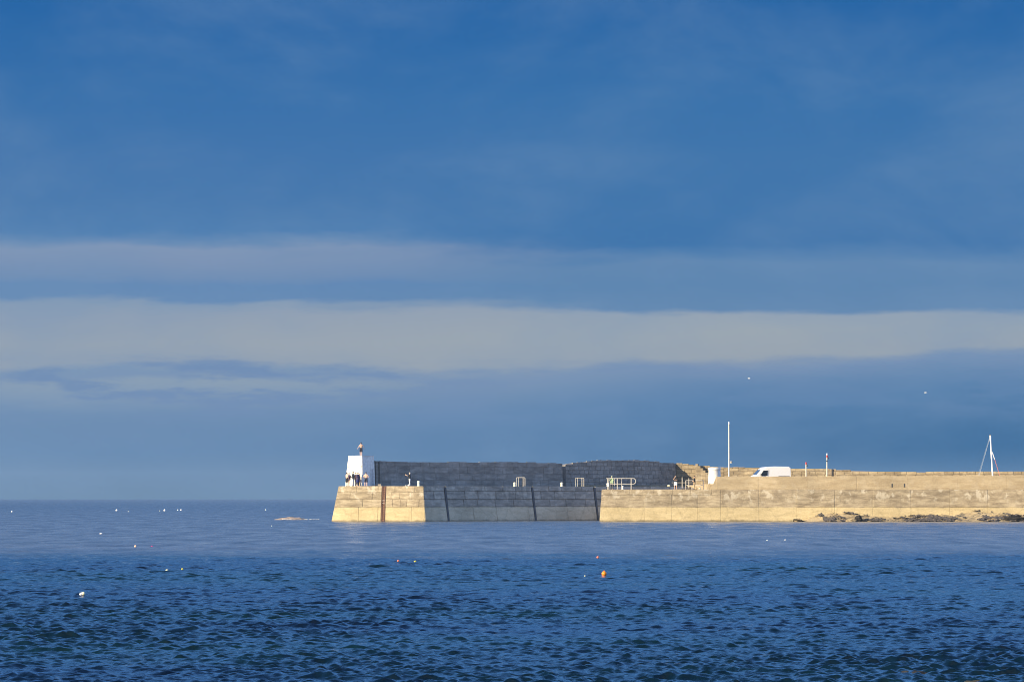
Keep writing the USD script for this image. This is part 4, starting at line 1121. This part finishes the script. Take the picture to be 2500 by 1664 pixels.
FW, FC, FN = 'white floats far out near the horizon', 'coloured floats in the middle water', 'floats in the near dark water'
float_buoy('white float alone at the far left edge', 29, 1247.5, 5, M['white_paint'], FW)
float_buoy('white float leftmost of the far row left of the pier', 285, 1244.5, 6, M['white_paint'], FW, 1.0)
float_buoy('small low white float second in the far row', 314, 1247.3, 4, M['white_paint'], FW, 0.6)
float_buoy('tiny dim white float just left of the tall float', 390, 1246, 3, M['rail'], FW)
float_buoy('tall white float in the middle of the far row', 402, 1245, 5.5, M['white_paint'], FW, 1.25)
float_buoy('left half of the close pair of white floats', 434, 1243.8, 4.5, M['white_paint'], FW, 0.8)
float_buoy('right half of the close pair of white floats', 442, 1243.4, 6, M['white_paint'], FW, 0.7)
float_buoy('white float far out nearest to the pier head', 648.6, 1243.5, 4, M['white_paint'], FW)
float_buoy('tiny white float in front of the reef', 663, 1283, 3.2, M['white_paint'], FC)
float_buoy('flat pinkish white float, leftmost in the middle water', 247, 1300, 9, M['white_paint'], FC, 0.4)
float_buoy('white and orange float beside the pink float', 330.7, 1332.7, 7, plain('orange_white_float', (0.8, 0.5, 0.35), 0.5), FC)
float_buoy('small pink float in the middle water', 371, 1332.5, 6, M['pink'], FC, 0.6)
float_buoy('tiny white float in front of the quay, left of two', 1873, 1317.3, 5, M['white_paint'], FC, 0.6)
float_buoy('tiny white float in front of the quay, right of two', 1917, 1316.9, 4, M['white_paint'], FC, 0.7)
float_buoy('pale yellow float, left of the yellow pair', 407.6, 1391, 8, M['cream'], FN, 0.55)
float_buoy('bright yellow float, right of the yellow pair', 445, 1390.3, 6, M['yellow'], FN, 0.75)
float_buoy('small orange red float left of the yellow one below the pier head', 972, 1371.8, 6.5, M['salmon'], FN)
float_buoy('small yellow float below the pier head', 1013.5, 1372, 7, M['yellow'], FN, 0.6)
float_buoy('small faded red float above the large orange buoy', 1459.5, 1361.5, 7, M['salmon'], FN)
float_buoy('large round orange buoy, brightest in the near water', 1475, 1402, 14, M['orange'], FN, 1.0)
float_buoy('tiny white float just left of the large orange buoy', 1428, 1408, 4.5, M['cream'], FN, 0.7)
t, r = float_buoy('big cream double float, nearest of all at lower left', 198, 1453, 10, M['white_paint'], FN, 0.75)
s2 = trimesh.creation.icosphere(3, r * 1.1)
s2.apply_translation((r * 1.15, r * 0.3, r * 0.62))
part(t, 'second_float', s2, M['cream'], smooth=True)

# ------------------------------------------------------------------ gulls
for X, Y, lab in ((1829.3, 923.5, 'white gull in flight above the white van'), (2260, 958.2, 'white gull in flight at the right above the mast')):
    gd = 800.0
    q = at(X, Y, gd)
    t = thing('gull', lab, 'gull', tuple(q), 72)
    bd = trimesh.creation.icosphere(2, 1.0)
    bd.apply_scale((0.05, 0.16, 0.05))
    hd = trimesh.creation.icosphere(2, 0.045)
    hd.apply_translation((0, 0.2, 0.03))
    part(t, 'body', fuse([m3.Manifold.hull_points(bd.vertices), bone(((0, 0.12, 0.0), 0.045), ((0, 0.2, 0.03), 0.042)), bone(((0, -0.15, 0.0), 0.03), ((-0.04, -0.27, 0.0), 0.008), ((0.04, -0.27, 0.0), 0.008))], 0.03, 3), M['white_paint'], smooth=60)
    for sg in (-1, 1):
        part(t, 'wing', m3.Manifold.batch_boolean([bone(((sg * 0.03, 0.06, 0.02), 0.012), ((sg * 0.03, -0.07, 0.02), 0.01), ((sg * 0.26, 0.1, 0.12), 0.009), ((sg * 0.26, -0.04, 0.12), 0.007)), bone(((sg * 0.26, 0.1, 0.12), 0.009), ((sg * 0.26, -0.04, 0.12), 0.007), ((sg * 0.5, -0.06, 0.07), 0.005))], m3.OpType.Add), M['white_paint'], smooth=60)
    bk = trimesh.creation.cone(0.014, 0.06)
    bk.apply_transform(trimesh.transformations.rotation_matrix(-math.pi / 2, [1, 0, 0]))
    bk.apply_translation((0, 0.235, 0.03))
    part(t, 'bill', bk, M['yellow'])


# ------------------------------------------------------------------ the air
if HAZE > 0:
    hz = usdkit.material(stage, '/World/Looks/haze', {'v': ('principled_volume', {'color': (0.46, 0.62, 0.80), 'density': HAZE, 'anisotropy': 0.0})}, [], volume='v.volume')
    top('haze', box((-6600, -6600, -3.0), (6600, 6600, 36.0)), hz, kind='stuff')
